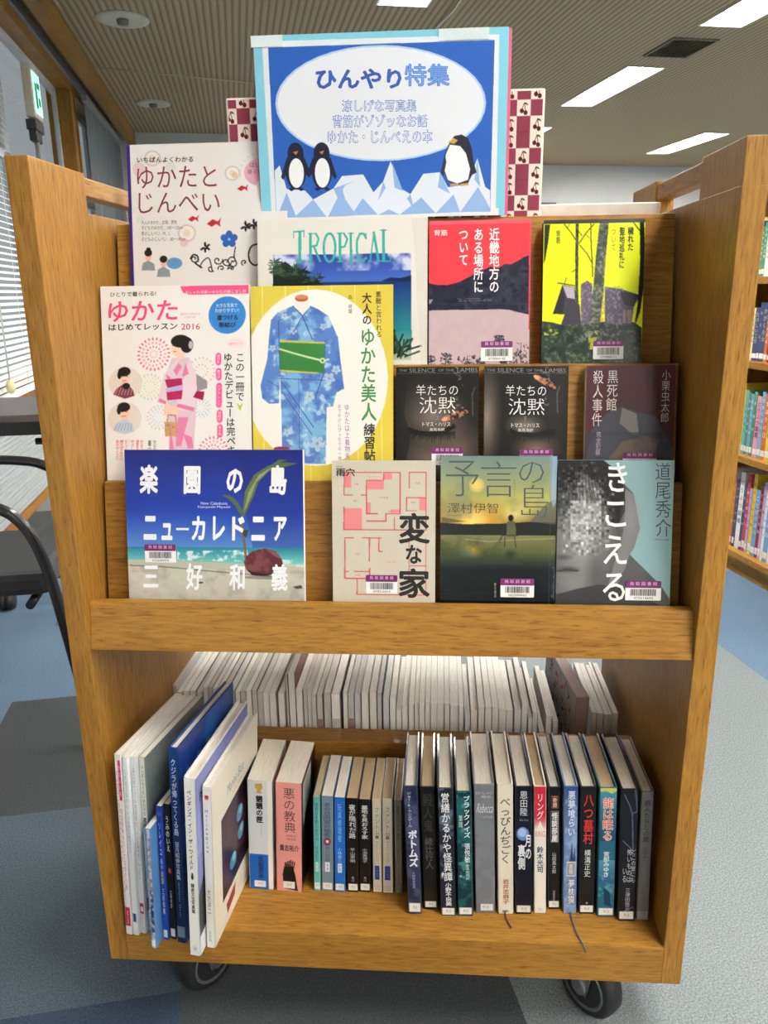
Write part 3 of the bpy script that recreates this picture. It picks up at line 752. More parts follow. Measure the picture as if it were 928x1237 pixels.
MB().box(-IX+0.006, IX-0.006, 0.226, CDEP-0.226, G+0.99, G+1.002, bev=0.001).build('top_cap', OX, trolley)
# castors
TYRE, HUB, STEEL = mat('tyre_black', (24, 25, 28), 0.6), mat('hub_grey', (92, 100, 104), 0.4, metal=0.3), mat('castor_steel', (150, 152, 154), 0.3, metal=0.85)
for cx, cy, ya in ((-0.285, 0.075, -32), (0.292, 0.06, 38), (-0.29, 0.40, 12), (0.29, 0.40, -20)):
    c_ = thing('castor', 'x', 'x'); del c_['label']; del c_['category']
    c_.parent = trolley; c_.location = (cx, cy, 0); c_.rotation_euler = (0, 0, math.radians(ya))
    R = 0.052
    MB().lathe([(0.03, -0.016), (R-0.006, -0.0165), (R-0.001, -0.011), (R, 0.0), (R-0.001, 0.011), (R-0.006, 0.0165), (0.03, 0.016)], (0, 0, R), 'x', 36).build('tyre', TYRE, c_)
    MB().lathe([(0.006, -0.0195), (0.012, -0.019), (0.014, -0.013), (0.031, -0.014), (0.037, -0.0185), (0.0385, -0.017), (0.0385, 0.017), (0.037, 0.0185), (0.031, 0.014), (0.014, 0.013), (0.012, 0.019), (0.006, 0.0195)], (0, 0, R), 'x', 36).build('hub', HUB, c_)
    m = MB()
    for s in (-1, 1): m.prism([(-0.012, R-0.012), (0.012, R-0.012), (0.030, G-0.012), (-0.022, G-0.012)], 'x', s*0.021-0.0012, s*0.021+0.0012)
    m.box(-0.0222, 0.0222, -0.022, 0.030, G-0.0125, G-0.009); m.build('fork', STEEL, c_)
    MB().lathe([(0.012, -0.026), (0.012, 0.026)], (0, 0, R), 'x', 16).build('axle', STEEL, c_)
    MB().box(-0.032, 0.032, -0.032, 0.032, G-0.0088, G-0.0002, bev=0.001).build('top_plate', STEEL, c_)

# ------------------------------------------------------------------ cloth-covered board and poster on the trolley top
def cherry_board():
    W, H = 0.411, 0.160
    t = thing('cloth_board', 'maroon and cream checked cherry cloth board behind the poster', 'display board', (-0.0065, 0.226, G+1.003))
    MB().box(-W/2, W/2, 0.0, 0.026, 0, H, bev=0.003).build('board', mat('cloth_cream', (226, 214, 204), 0.9, var=0.08, scale=700), t)
    pr = Print([(0, 0), (10, 0), (10, 4), (0, 4)], W-0.006, H-0.006, (232, 220, 208), res=1600)
    r = random.Random(5)
    cw, ch = 10/((W-0.006)/0.0172), 4/((H-0.006)/0.0188)
    rows = int(4/ch)+2; colsn = int(10/cw)+2
    pat = [0, 1, 0, 0, 1, 0, 0, 1, 0, 0]                       # doubled rows, as printed
    for j in range(rows):
        for i in range(colsn):
            x, y = i*cw-cw*0.35, j*ch-ch*0.45
            if (i+pat[j % 10]) % 2 == 0:
                pr.rect(x, y, x+cw, y+ch, (134, 58, 78)); pr.rect(x+cw*.06, y+ch*.05, x+cw*.94, y+ch*.95, (140, 64, 84))
            else:
                for dx, dy in ((0.36, 0.68), (0.64, 0.80)): pr.ell(x+cw*dx, y+ch*dy, cw*.15, ch*.15, (88, 32, 34))
                pr.line([(x+cw*.36, y+ch*.6), (x+cw*.55, y+ch*.18), (x+cw*.62, y+ch*.7)], cw*.05, (70, 48, 40))
                pr.poly([(x+cw*.5, y+ch*.16), (x+cw*.72, y+ch*.2), (x+cw*.84, y+ch*.36), (x+cw*.64, y+ch*.3)], (70, 56, 46))
    pr.emit(t, y=-0.0004, name='cherry_cloth', rough=0.9, place=(0, 0, 0.003))
    MB().box(-W/2+0.012, W/2-0.012, 0.0262, 0.029, 0.002, H+0.004).build('backing', mat('backing_black', (34, 34, 36), 0.7), t)
cherry_board()

def poster():
    W, H = 0.318, 0.217
    t = thing('poster', 'blue penguin poster on a light blue mount standing on top of the trolley', 'poster', (-0.009, 0.2068, G+1.0115), (-math.radians(1.2), 0, 0))
    MB().box(-W/2-0.001, W/2+0.004, 0.0016, 0.003, 0, H-0.001).build('backing_sheet', mat('mount_pink', (214, 96, 130), 0.7), t)
    MB().box(-W/2, W/2, 0.0, 0.0014, 0, H).build('mount', mat('mount_blue', (134, 200, 222), 0.7), t)
    pr = Print([(108, 55), (803, 30), (793, 550), (120, 556)], W, H, (136, 203, 224), res=1900)
    sh = (226, 230, 236)
    pr.poly([(132, 70), (776, 52), (768, 545), (148, 556)], sh)
    bl = [(148, 86), (763, 67), (752, 540), (160, 552)]
    pr.poly(bl, (44, 98, 182)); B = pr.mask(bl)
    pr.ell(452, 238, 288, 158, (178, 206, 240)); pr.ell(452, 238, 282, 153, (228, 232, 240))
    # icebergs
    ice, shd = (222, 230, 242), (150, 182, 226)
    pr.poly([(160, 552), (158, 420), (172, 405), (190, 470), (240, 475), (262, 500), (318, 470), (342, 436), (400, 432), (428, 482), (455, 452), (476, 396), (500, 470), (530, 488), (566, 432), (612, 428), (634, 470), (690, 462), (716, 390), (738, 470), (752, 480), (752, 540)], ice)
    for q in ([(160, 552), (190, 480), (216, 552)], [(205, 552), (262, 500), (300, 552)], [(300, 552), (342, 470), (350, 500), (380, 545)], [(366, 545), (398, 498), (440, 545)], [(455, 452), (440, 505), (462, 470)], [(480, 400), (486, 470), (510, 480)], [(440, 545), (470, 530), (500, 545)],
              [(500, 545), (560, 498), (600, 542)], [(530, 488), (540, 530), (520, 500)], [(600, 542), (650, 490), (668, 540)], [(668, 540), (718, 470), (752, 530), (752, 540)], [(318, 470), (330, 500), (350, 462), (376, 450)], [(612, 428), (606, 470), (640, 488)], [(716, 392), (708, 450), (724, 470)]): pr.poly(q, shd)
    pr.put(~B & pr.mask([(132, 540), (776, 530), (776, 560), (132, 560)]), sh)
    # penguins
    navy = (30, 34, 62)
    def penguin(cx, y0, y1, wd, flip=1):
        h = y1-y0
        pr.poly([(cx-wd*.36*flip, y0+h*.30), (cx-wd*.62*flip, y0+h*.72), (cx-wd*.54*flip, y0+h*.78), (cx-wd*.26*flip, y0+h*.56)], navy)
        pr.poly([(cx+wd*.36*flip, y0+h*.30), (cx+wd*.62*flip, y0+h*.66), (cx+wd*.54*flip, y0+h*.74), (cx+wd*.26*flip, y0+h*.56)], navy)
        pr.ell(cx, y0+h*.62, wd*.42, h*.36, navy); pr.ell(cx, y0+h*.22, wd*.33, h*.22, navy); pr.rect(cx-wd*.33, y0+h*.22, cx+wd*.33, y0+h*.5, navy)
        pr.ell(cx+wd*.02, y0+h*.64, wd*.31, h*.31, (238, 240, 244))
        pr.poly([(cx-wd*.1, y0+h*.2), (cx+wd*.12, y0+h*.17), (cx+wd*.02, y0+h*.26)], (196, 130, 60))
        for q in (-.2, .2): pr.poly([(cx+wd*q-8, y1-3), (cx+wd*q, y1-8), (cx+wd*q+9, y1-2), (cx+wd*q, y1+3)], navy)
    penguin(216, 343, 474, 66); penguin(287, 343, 474, 66, -1)
    # the third stands in profile
    pr.poly([(640, 345), (652, 328), (672, 324), (690, 334), (700, 360), (706, 400), (714, 430), (702, 436), (690, 458), (660, 462), (632, 452), (622, 420), (624, 380), (634, 356)], (44, 46, 60))
    pr.poly([(640, 352), (668, 356), (684, 376), (696, 420), (690, 450), (660, 460), (634, 450), (624, 420), (628, 380)], (238, 240, 244))
    pr.poly([(634, 346), (650, 334), (662, 340), (652, 350)], (206, 170, 80)); pr.poly([(626, 376), (614, 430), (622, 440), (630, 400)], (44, 46, 60))
    for x in (652, 680): pr.line([(x-10, 464), (x+10, 462)], 6, (206, 160, 70))
    DK, MD = (44, 84, 168), (60, 112, 200)
    pr.ht('ひんやり', 274, 143, 508, 198, DK, 0.045); pr.ht('特集', 516, 130, 640, 192, MD, 0.035); pr.ht('特集', 518, 132, 638, 190, (110, 160, 226), -0.004)
    for tx, x0, y0, x1, y1 in (('涼しげな写真集', 346, 229, 546, 259), ('背筋がゾゾッなお話', 320, 270, 576, 302), ('ゆかた・じんべえの本', 306, 312, 590, 346)):
        pr.ht(tx, x0-2, y0-2, x1+2, y1+2, (58, 104, 186), 0.042); pr.ht(tx, x0, y0, x1, y1, (234, 238, 246), -0.004)
    pr.emit(t, y=-0.0003, name='printed_sheet', letters='poster_lettering', rough=0.5)
    tp = mat('clear_tape', (214, 226, 230), 0.25)
    for x in (-0.142, 0.105): MB().box(x-0.02 if x < 0 else x-0.032, x+0.02 if x < 0 else x+0.03, -0.0011, -0.0005, H-0.013, H).build('tape', tp, t)
poster()

# ------------------------------------------------------------------ the books shown cover-forward
YEL = (238, 205, 78)
def c_ichiban():
    pr = Print([(190, 66), (892, 58), (905, 1010), (218, 1010)], 0.214, 0.292, (226, 224, 222))
    pr.put(pr.fbm(0.06, 3)*1.0, (214, 210, 210), 0.35); pr.poly([(188, 60), (206, 60), (234, 1012), (216, 1012)], (64, 44, 120))
    for x, y, r in ((305, 125, 36), (655, 192, 34), (455, 440, 40)): pr.ell(x, y, r, r*.92, (206, 190, 184)); pr.ell(x, y, r*.82, r*.75, (228, 224, 222)); pr.ell(x, y, r*.4, r*.38, (222, 200, 170), .7)
    for x, y, r, c in ((245, 170, 28, (222, 190, 200)), (385, 165, 22, (206, 214, 208)), (250, 380, 18, (210, 218, 206)), (442, 478, 18, (222, 186, 196)), (665, 200, 13, (214, 186, 140))): pr.ell(x, y, r, r, c, .8)
    pr.ell(780, 190, 74, 58, (222, 168, 186)); pr.ell(780, 240, 20, 18, (216, 224, 214))
    for k in range(14):
        a = math.pi*(0.95+1.1*k/13); pr.ell(780+92*math.cos(a), 190+82*math.sin(a), 5, 3, (200, 200, 204))
    pr.ht('はじめて', 732, 148, 822, 168, (88, 42, 60)); pr.ht('縫って、着る', 722, 176, 838, 196, (88, 42, 60))
    def fish(x, y, s):
        pr.poly([(x-s, y+s*.2), (x-s*.2, y-s*.4), (x+s*.5, y-s*.1), (x+s, y-s*.6), (x+s*.8, y+s*.1), (x+s*.9, y+s*.6), (x+s*.3, y+s*.2), (x-s*.3, y+s*.6)], (186, 40, 50))
    fish(700, 253, 24); fish(484, 378, 24); fish(574, 396, 32)
    for k in range(5):
        a = -math.pi/2+k*2*math.pi/5; pr.ell(640+22*math.cos(a), 468+20*math.sin(a), 17, 15, (52, 98, 172), rot=a)
    pr.ell(640, 468, 6, 6, (150, 190, 230)); pr.ell(400, 566, 34, 24, (72, 130, 190), .8)
    blk = (24, 24, 26)
    def spiral(x, y, r, t0, turns, wd):
        pr.line([(x+r*(1-k/22)*math.cos(t0+turns*2*math.pi*k/22), y+r*(1-k/22)*.9*math.sin(t0+turns*2*math.pi*k/22)) for k in range(20)], wd, blk)
    pr.curl([(470, 548), (482, 532), (500, 536), (504, 556), (492, 566), (520, 586)], 7, blk); spiral(488, 548, 18, 1.0, 1.1, 5)
    pr.curl([(510, 584), (528, 556), (552, 548), (566, 600)], 5, blk); pr.curl([(668, 500), (662, 540), (672, 574), (640, 590)], 5, blk); pr.curl([(778, 488), (742, 496), (726, 524), (730, 560), (752, 578), (775, 570)], 7, blk)
    for x, y in ((590, 556), (628, 562), (655, 556)): spiral(x, y, 22, .4+x, 1.3, 5)
    spiral(706, 566, 14, 2.0, 1.2, 5)
    for x, y in ((535, 500), (712, 414), (748, 406)):
        for k in range(5): pr.ell(x+14*math.cos(k*1.05-1.6), y+12*math.sin(k*1.05-1.6), 11, 5, blk, rot=k*1.05-1.6)
    for x, y in ((650, 590), (606, 590), (560, 590)): spiral(x, y, 16, x, 1.1, 5)
    # two small figures in pale robes
    skin = (226, 188, 164)
    for x, y in ((285, 525), (352, 552)): pr.ell(x, y+12, 14, 18, skin); pr.ell(x, y-4, 17, 15, (44, 34, 32)); pr.poly([(x-30, y+70), (x-24, y+38), (x, y+28), (x+26, y+42), (x+30, y+70)], (140, 150, 156))
    pr.ell(286, 506, 10, 8, (44, 34, 32))
    pr.ht('いちばんよくわかる', 236, 118, 484, 142, (40, 36, 40), 0.02)
    pr.ht('ゆかたと', 236, 158, 586, 250, (126, 48, 62)); pr.ht('じんべい', 242, 268, 600, 355, (126, 48, 62))
    for tx, y, x1 in (('大人のゆかた…女物、男物', 393, 410), ('子どものゆかた…100〜120cm', 416, 438), ('男のじんべい…M、L', 440, 380), ('子どものじんべい…80〜140cm', 464, 448)): pr.ht(tx, 254, y-9, x1, y+9, (54, 48, 52))
    return pr
def c_tropical():
    pr = Print([(2, 90), (886, 82), (872, 838), (18, 838)], 0.222, 0.190, (226, 222, 216))
    ph = [(86, 266), (796, 264), (790, 792), (96, 800)]
    m = pr.mask(ph); pr.grad(264, (46, 62, 150), 400, (70, 110, 190), m)
    sea = pr.mask([(86, 408), (796, 404), (790, 800), (96, 800)]); pr.grad(404, (18, 52, 120), 640, (36, 130, 140), sea)
    pr.grad(640, (36, 130, 140), 800, (190, 196, 180), pr.mask([(86, 690), (796, 650), (790, 800), (96, 800)]))
    pr.mottle(pr.mask([(86, 266), (796, 264), (796, 350), (86, 350)]), (232, 236, 244), 0.03, 0.55, 4, .85, 7)
    pr.poly([(640, 404), (690, 386), (740, 390), (796, 376), (796, 408)], (24, 38, 84))
    r = random.Random(2)
    pr.poly([(86, 440), (86, 330), (150, 300), (200, 340), (270, 380), (350, 420), (360, 440)], (20, 38, 32))
    for k in range(34):
        x, y = r.uniform(90, 330), 0; y = 310+(x-90)*.38+r.uniform(-10, 60); dk = r.choice([(26, 50, 36), (44, 74, 50), (14, 28, 26), (70, 96, 70)])
        for q in range(9):
            a = -math.pi*(.02+.96*q/8)+r.uniform(-.15, .15); l = r.uniform(26, 52); pr.poly([(x-3, y), (x+l*.5*math.cos(a)-2, y+l*.5*math.sin(a)-4), (x+l*math.cos(a), y+l*math.sin(a)+5), (x+l*.5*math.cos(a)+2, y+l*.5*math.sin(a)+3)], dk)
    for k in range(26):
        a = r.uniform(-2.9, -.2); l = r.uniform(40, 110); x, y = r.uniform(700, 770), r.uniform(740, 790); pr.line([(x, y), (x+l*math.cos(a), y+l*math.sin(a))], 9, r.choice([(20, 44, 34), (44, 80, 60), (16, 30, 30)]))
    pr.poly([(800, 90), (886, 84), (872, 838), (838, 838), (815, 240)], (214, 210, 202), .6)
    # tall serif capitals drawn as strokes
    g = (60, 172, 160); y0, y1 = 152, 302
    def st(*q): 
        for a in q: pr.line(a[0], a[1], g)
    st(([(225, 148), (225, 300)], 15), ([(192, 150), (248, 146)], 8), ([(194, 148), (194, 182)], 5), ([(246, 146), (246, 178)], 5), ([(210, 302), (240, 302)], 6))
    st(([(280, 160), (280, 302)], 14), ([(268, 160), (308, 160)], 6), ([(308, 160), (322, 186), (312, 220), (284, 226)], 10), ([(298, 226), (316, 270), (330, 302)], 11), ([(268, 304), (294, 304)], 5))
    pts = pr.ellpts(378, 232, 30, 72, 0, 28); pr.line([tuple(p) for p in pts]+[tuple(pts[0])], 12, g)
    st(([(432, 160), (432, 302)], 14), ([(418, 160), (452, 160)], 6), ([(452, 160), (470, 190), (456, 228), (434, 232)], 10), ([(418, 304), (446, 304)], 5))
    st(([(488, 160), (488, 302)], 14), ([(474, 160), (502, 160)], 5), ([(474, 304), (502, 304)], 5))
    st(([(566, 186), (556, 164), (536, 162), (520, 196), (518, 250), (528, 292), (548, 304), (568, 284)], 11), ([(567, 162), (567, 190)], 4))
    st(([(586, 304), (608, 156)], 7), ([(606, 156), (630, 304)], 13), ([(592, 262), (624, 262)], 5), ([(576, 304), (596, 304)], 5), ([(618, 304), (642, 304)], 5))
    st(([(656, 146), (656, 300)], 15), ([(640, 146), (672, 146)], 6), ([(642, 304), (690, 304)], 7), ([(690, 304), (690, 268)], 5))
    return pr
def c_lesson():
    pr = Print([(46, 60), (890, 70), (918, 1165), (105, 1165)], 0.194, 0.253, (236, 234, 232))
    P_ = (228, 74, 126)
    pr.poly([(504, 70), (890, 74), (892, 122), (560, 120), (522, 108)], (236, 92, 140)); pr.ht('おしゃれ可愛いゆかたの着こなし術', 536, 96, 876, 114, (250, 226, 236))
    pr.ell(770, 238, 104, 104, (62, 136, 206)); pr.ht('大きな写真で', 708, 172, 828, 194, (232, 240, 248)); pr.ht('わかりやすい!', 704, 200, 836, 222, (232, 240, 248)); pr.ht('着つけ＆', 714, 234, 832, 266, (24, 40, 66), .03); pr.ht('帯結び', 724, 276, 822, 306, (24, 40, 66), .03)
    def burst(cx, cy, R, cols, n=20, rings=4):
        for q in range(rings):
            rr = R*(0.22+0.78*q/(rings-1)); kn = max(6, int(n*(.4+.6*q/(rings-1))))
            for k in range(kn):
                a = 2*math.pi*k/kn+q*.15; pr.ell(cx+rr*math.cos(a)*.9, cy+rr*math.sin(a)*.9, R*.11*(.5+.5*q/rings), R*.05, cols[q % len(cols)], rot=a)
    burst(360, 448, 96, [(240, 190, 206), (232, 120, 150), (240, 160, 180), (228, 110, 140)], 24)
    burst(630, 545, 80, [(238, 220, 190), (232, 170, 190), (236, 226, 170), (236, 180, 196)], 20); burst(340, 630, 76, [(236, 236, 200), (206, 216, 170), (226, 222, 180), (196, 206, 176)], 20)
    burst(392, 800, 70, [(220, 228, 240), (196, 214, 232), (190, 206, 230), (206, 200, 196)], 18); burst(630, 750, 56, [(214, 228, 240), (170, 200, 228), (150, 186, 222), (180, 206, 230)], 16); burst(700, 990, 86, [(240, 180, 196), (232, 110, 150), (240, 150, 176), (228, 96, 140)], 22)
    # two round portraits
    for y, robe in ((605, (128, 62, 74)), (803, (196, 206, 218))):
        pr.ell(200, y, 96, 88, (226, 216, 208)); pr.ell(196, y-30, 30, 40, (236, 202, 180)); pr.ell(194, y-62, 36, 26, (38, 28, 28)); pr.ell(166, y-44, 12, 24, (38, 28, 28)); pr.poly([(132, y+66), (150, y+34), (188, y+8), (212, y+10), (244, y+40), (254, y+74), (200, y+90)], robe)
        for k in range(6): pr.line([(142+18*k, y+70), (160+16*k, y+30)], 4, (220, 200, 200) if y < 700 else (120, 146, 178), .7)
        pr.line([(184, y-10), (204, y-12)], 4, (190, 80, 80)); pr.line([(180, y-34), (190, y-36)], 4, (50, 36, 36)); pr.line([(204, y-36), (212, y-34)], 4, (50, 36, 36))
    pr.ell(206, 624, 22, 18, (38, 34, 36))
    # woman in a pink cotton kimono with a basket
    rb_, pk, mg = (222, 196, 208), (222, 120, 164), (176, 34, 92)
    pr.poly([(462, 470), (560, 470), (598, 560), (606, 700), (590, 980), (452, 980), (446, 760), (420, 600)], rb_)
    pr.poly([(500, 470), (420, 560), (382, 716), (430, 730), (470, 640)], (228, 208, 216)); pr.poly([(556, 480), (604, 560), (596, 770), (500, 760), (486, 740), (520, 640)], (230, 212, 220))
    pr.poly([(388, 712), (430, 728), (436, 714), (398, 694)], pk); pr.poly([(490, 742), (590, 770), (594, 748), (500, 724)], pk)
    for q in ([(500, 500), (470, 540), (490, 570), (520, 520)], [(430, 560), (460, 580), (440, 610)], [(540, 500), (520, 580), (560, 560)], [(500, 800), (560, 800), (520, 960), (490, 960)], [(530, 890), (580, 910), (590, 970), (560, 975)], [(460, 850), (480, 980), (455, 980)]): pr.poly(q, pk, .85)
    pr.poly([(424, 590), (520, 584), (524, 620), (440, 640)], mg); pr.poly([(430, 640), (526, 620), (526, 650), (436, 664)], (190, 180, 220)); pr.poly([(434, 662), (526, 650), (520, 700), (440, 706)], mg)
    pr.poly([(600, 560), (660, 600), (664, 640), (606, 660)], (150, 144, 150)); pr.poly([(604, 656), (648, 660), (640, 708), (584, 690)], (160, 26, 70))
    pr.poly([(480, 430), (530, 430), (536, 470), (500, 486)], (240, 206, 186)); pr.ell(492, 412, 38, 50, (242, 208, 188)); pr.ell(510, 378, 54, 36, (34, 26, 26)); pr.ell(546, 400, 36, 44, (34, 26, 26)); pr.ell(568, 400, 12, 22, (196, 190, 186)); pr.ell(480, 436, 8, 3, (206, 90, 100)); pr.line([(464, 402), (476, 400)], 4, (50, 36, 36))
    pr.ell(440, 760, 20, 36, (240, 204, 184)); pr.ell(478, 762, 30, 22, (240, 204, 184))
    pr.line([(440, 830), (446, 786), (486, 790), (492, 830)], 6, (190, 120, 80)); pr.poly([(424, 824), (502, 828), (494, 906), (430, 906)], (206, 160, 120)); pr.mottle(pr.mask([(424, 824), (502, 828), (494, 906), (430, 906)]), (170, 120, 84), .003, .5, 8, .6)
    pr.ht('ひとりで着られる!', 104, 92, 368, 120, (40, 36, 38), .01); pr.ht('ゆかた', 92, 145, 490, 262, P_, .02, .06); pr.ht('はじめてレッスン', 98, 274, 492, 312, (34, 32, 36), .025)
    pr.ht('BASIC YUKATA', 510, 220, 618, 232, (226, 140, 170)); pr.ht('LESSON', 536, 238, 594, 249, (226, 140, 170)); pr.ht('2016', 514, 280, 620, 314, (206, 70, 110), .01)
    pr.vt('この一冊で', 846, 446, 716, 52, (34, 34, 36), .012); pr.vt('ゆかたデビューは完ペキ!', 776, 446, 1060, 50, (34, 34, 36), .02, 806)
    pr.poly([(826, 724), (846, 768), (862, 722), (846, 740)], (196, 196, 60)); pr.ell(822, 396, 56, 26, (240, 224, 228)); pr.ht('気軽でカワイイ', 782, 390, 862, 404, (222, 130, 150))
    for y0, y1, s in ((448, 514, '選び方'), (532, 598, '着つけ'), (614, 748, 'ヘアアレンジ'), (762, 830, '帯結び'), (842, 912, '帯小物')):
        dx = (y0-448)*.03; pr.ell(724+dx, y0+14, 16, 16, (236, 92, 150)); pr.ell(724+dx, y1-14, 16, 16, (236, 92, 150)); pr.rect(708+dx, y0+14, 740+dx, y1-14, (236, 92, 150)); pr.vt(s, 724+dx, y0+8, y1-8, 18, (252, 224, 236))
    for s, x, y0, y1, c in (('自分サイズで', 158, 924, 1040, P_), ('縫えばそれだけ', 184, 924, 1040, P_), ('とくべつな', 208, 924, 1000, P_), ('やさしく', 246, 924, 1004, P_), ('浴衣を着る', 274, 924, 1008, P_), ('はじめてさん', 298, 924, 1008, P_), ('着つけ', 342, 926, 1030, (40, 36, 38)), ('ひとりで', 372, 926, 1010, (40, 36, 38))): pr.vt(s, x, y0, y1, 20, c, .01)
    return pr
def c_bijin():
    pr = Print([(52, 66), (866, 64), (848, 1165), (70, 1175)], 0.1815, 0.2505, (222, 202, 84))
    for k in range(8): x = -10+132*k; pr.line([(x, 60), (x+8, 1180)], 4, (238, 226, 150))
    pr.ell(420, 580, 408, 492, (240, 238, 232))
    nv, lt = (92, 132, 196), (140, 190, 222)
    body = [(300, 180), (210, 216), (172, 260), (160, 360), (150, 480), (110, 630), (120, 700), (160, 732), (215, 728), (222, 560), (228, 760), (232, 990), (330, 1060), (476, 1062), (484, 750), (520, 744), (540, 668), (584, 646), (566, 500), (552, 360), (500, 240), (440, 200), (400, 182)]
    pr.poly(body, nv); B = pr.mask(body)
    pr.mottle(B, lt, .018, .48, 21, .8, 7); pr.mottle(B, (198, 224, 232), .010, .60, 33, .75, 9); pr.mottle(B, (74, 106, 180), .014, .58, 44, .7, 8)
    for x, y, s in ((430, 950, 42), (500, 590, 34), (540, 540, 26), (390, 690, 30), (250, 240, 20), (300, 320, 22), (180, 420, 20), (470, 300, 20), (260, 890, 24)):
        for k in range(5):
            a = k*2*math.pi/5+.3; pr.ell(x+s*.6*math.cos(a), y+s*.6*math.sin(a), s*.45, s*.36, (196, 212, 222), .75, a)
        pr.ell(x, y, s*.2, s*.2, (120, 156, 190))
    dk = (58, 88, 156)
    pr.line([(300, 182), (352, 240), (408, 372)], 6, dk); pr.line([(402, 184), (352, 240), (300, 330)], 5, dk); pr.line([(214, 260), (222, 560)], 6, dk); pr.line([(480, 380), (470, 560), (420, 700)], 6, dk); pr.line([(225, 600), (410, 860)], 5, dk); pr.line([(230, 660), (400, 900)], 4, dk); pr.line([(328, 590), (330, 1050)], 4, dk); pr.line([(150, 600), (216, 640)], 4, dk); pr.line([(440, 420), (480, 560)], 4, dk)
    pr.poly([(310, 150), (384, 150), (396, 190), (352, 230), (304, 186)], (232, 228, 224)); pr.ell(348, 138, 38, 20, (176, 100, 66)); pr.ell(348, 130, 34, 13, (204, 140, 96))
    pr.poly([(222, 380), (478, 394), (470, 560), (220, 544)], (62, 130, 70)); pr.poly([(222, 374), (478, 386), (478, 396), (222, 386)], (206, 190, 80)); pr.poly([(220, 540), (440, 556), (440, 564), (220, 550)], (206, 190, 80)); pr.line([(220, 590), (480, 600)], 4, dk)
    pr.line([(220, 424), (300, 448), (380, 470), (470, 492), (500, 482)], 10, (206, 214, 170)); pr.ell(464, 490, 16, 16, (206, 214, 170)); pr.ell(464, 490, 7, 7, (62, 130, 70))
    pr.ell(230, 980, 46, 12, (150, 40, 90))
    K = (34, 36, 34); gr = (64, 136, 70)
    pr.vt('素敵と言われる', 784, 100, 362, 34, K, .005); pr.vt('大人の', 718, 108, 292, 56, K, .03); pr.vt('ゆかた美人', 720, 306, 826, 88, gr, .02); pr.vt('練習帖', 722, 836, 1050, 66, K, .025)
    pr.vt('森 荷葉', 624, 120, 226, 24, K); pr.vt('ゆかた以上着物未満', 598, 730, 1075, 30, (150, 90, 160)); pr.vt('おでかけにぴったりの一枚を', 556, 730, 1070, 20, (130, 90, 150))
    return pr
def c_newcal():
    pr = Print([(104, 46), (840, 42), (856, 688), (134, 686)], 0.228, 0.196, (40, 60, 150))
    pr.grad(44, (26, 40, 124), 300, (34, 66, 168)); pr.grad(300, (34, 66, 168), 456, (92, 140, 206)); pr.put(pr.mask([(560, 44), (860, 44), (860, 456), (640, 456)]), (24, 36, 120), .35)
    pr.grad(452, (40, 130, 150), 520, (128, 200, 196)); pr.grad(520, (196, 198, 178), 690, (188, 184, 176))
    pr.poly([(100, 520), (134, 506), (420, 512), (860, 535), (860, 560), (400, 540), (100, 535)], (188, 186, 170))
    pr.mottle(pr.mask([(330, 470), (620, 462), (620, 510), (330, 508)]), (232, 238, 236), .008, .45, 5, .9); pr.mottle(pr.mask([(740, 500), (860, 505), (860, 530), (740, 525)]), (226, 232, 230), .01, .5, 9, .8)
    pr.mottle(pr.mask([(100, 530), (860, 545), (860, 690), (100, 690)]), (164, 158, 150), .012, .52, 15, .6, 6); pr.mottle(pr.mask([(100, 560), (860, 560), (860, 690), (100, 690)]), (206, 202, 192), .02, .55, 16, .6, 5)
    pr.line([(134, 530), (260, 534), (420, 548), (600, 562), (720, 572)], 4, (90, 84, 74), .8)
    # sprouting coconut
    pr.line([(590, 330), (602, 400), (612, 490)], 11, (122, 106, 82)); pr.poly([(596, 380), (622, 378), (614, 410), (600, 404)], (74, 70, 54))
    pr.poly([(594, 320), (604, 220), (640, 150), (700, 110), (770, 96), (820, 100), (760, 118), (700, 134), (660, 180), (640, 240), (600, 330)], (92, 112, 70)); pr.poly([(600, 310), (620, 220), (660, 150), (720, 112), (650, 180), (630, 240)], (146, 160, 120))
    pr.poly([(590, 320), (566, 280), (540, 252), (508, 232), (540, 234), (572, 256), (596, 300)], (84, 106, 74)); pr.poly([(710, 110), (742, 84), (774, 86), (740, 104)], (90, 110, 80))
    nut = [(612, 490), (640, 466), (690, 454), (734, 466), (760, 500), (768, 530), (740, 558), (690, 572), (640, 568), (612, 540), (604, 512)]
    pr.poly(nut, (96, 46, 52)); pr.mottle(pr.mask(nut), (132, 76, 78), .01, .52, 7, .8); pr.poly([(612, 540), (640, 568), (690, 572), (740, 558), (690, 560), (640, 552)], (58, 28, 34)); pr.poly([(690, 456), (734, 468), (758, 500), (730, 486)], (150, 100, 98), .7)
    pr.ell(690, 576, 90, 8, (110, 100, 92), .6); pr.poly([(806, 614), (840, 606), (846, 620), (820, 622)], (60, 56, 52)); pr.ell(425, 600, 14, 4, (70, 66, 60))
    W = (238, 240, 244)
    for ch, x in zip('楽園の島', (208, 387, 563, 740)): pr.vt(ch, x, 108, 230, 76, W, .045)
    for ch, x, w_ in zip('ニューカレドニア', (216, 286, 350, 416, 500, 580, 662, 752), (64, 54, 62, 66, 60, 62, 66, 64)): pr.ht(ch, x-w_*.42, {'ニ': 322, 'ュ': 352, 'ー': 372}.get(ch, 322), x+w_*.42, {'ー': 382}.get(ch, 424), W, .045 if ch != 'ー' else 0)
    for ch, x in zip('三好和義', (222, 402, 580, 752)): pr.vt(ch, x, 520, 632, 68, W, .035)
    pr.ht('New Caledonia', 424, 262, 534, 274, (214, 220, 236)); pr.ht('Kazuyoshi Miyoshi', 412, 278, 546, 291, (214, 220, 236))
    pr.barcode(194, 442, 326, 518, '052640476')
    return pr
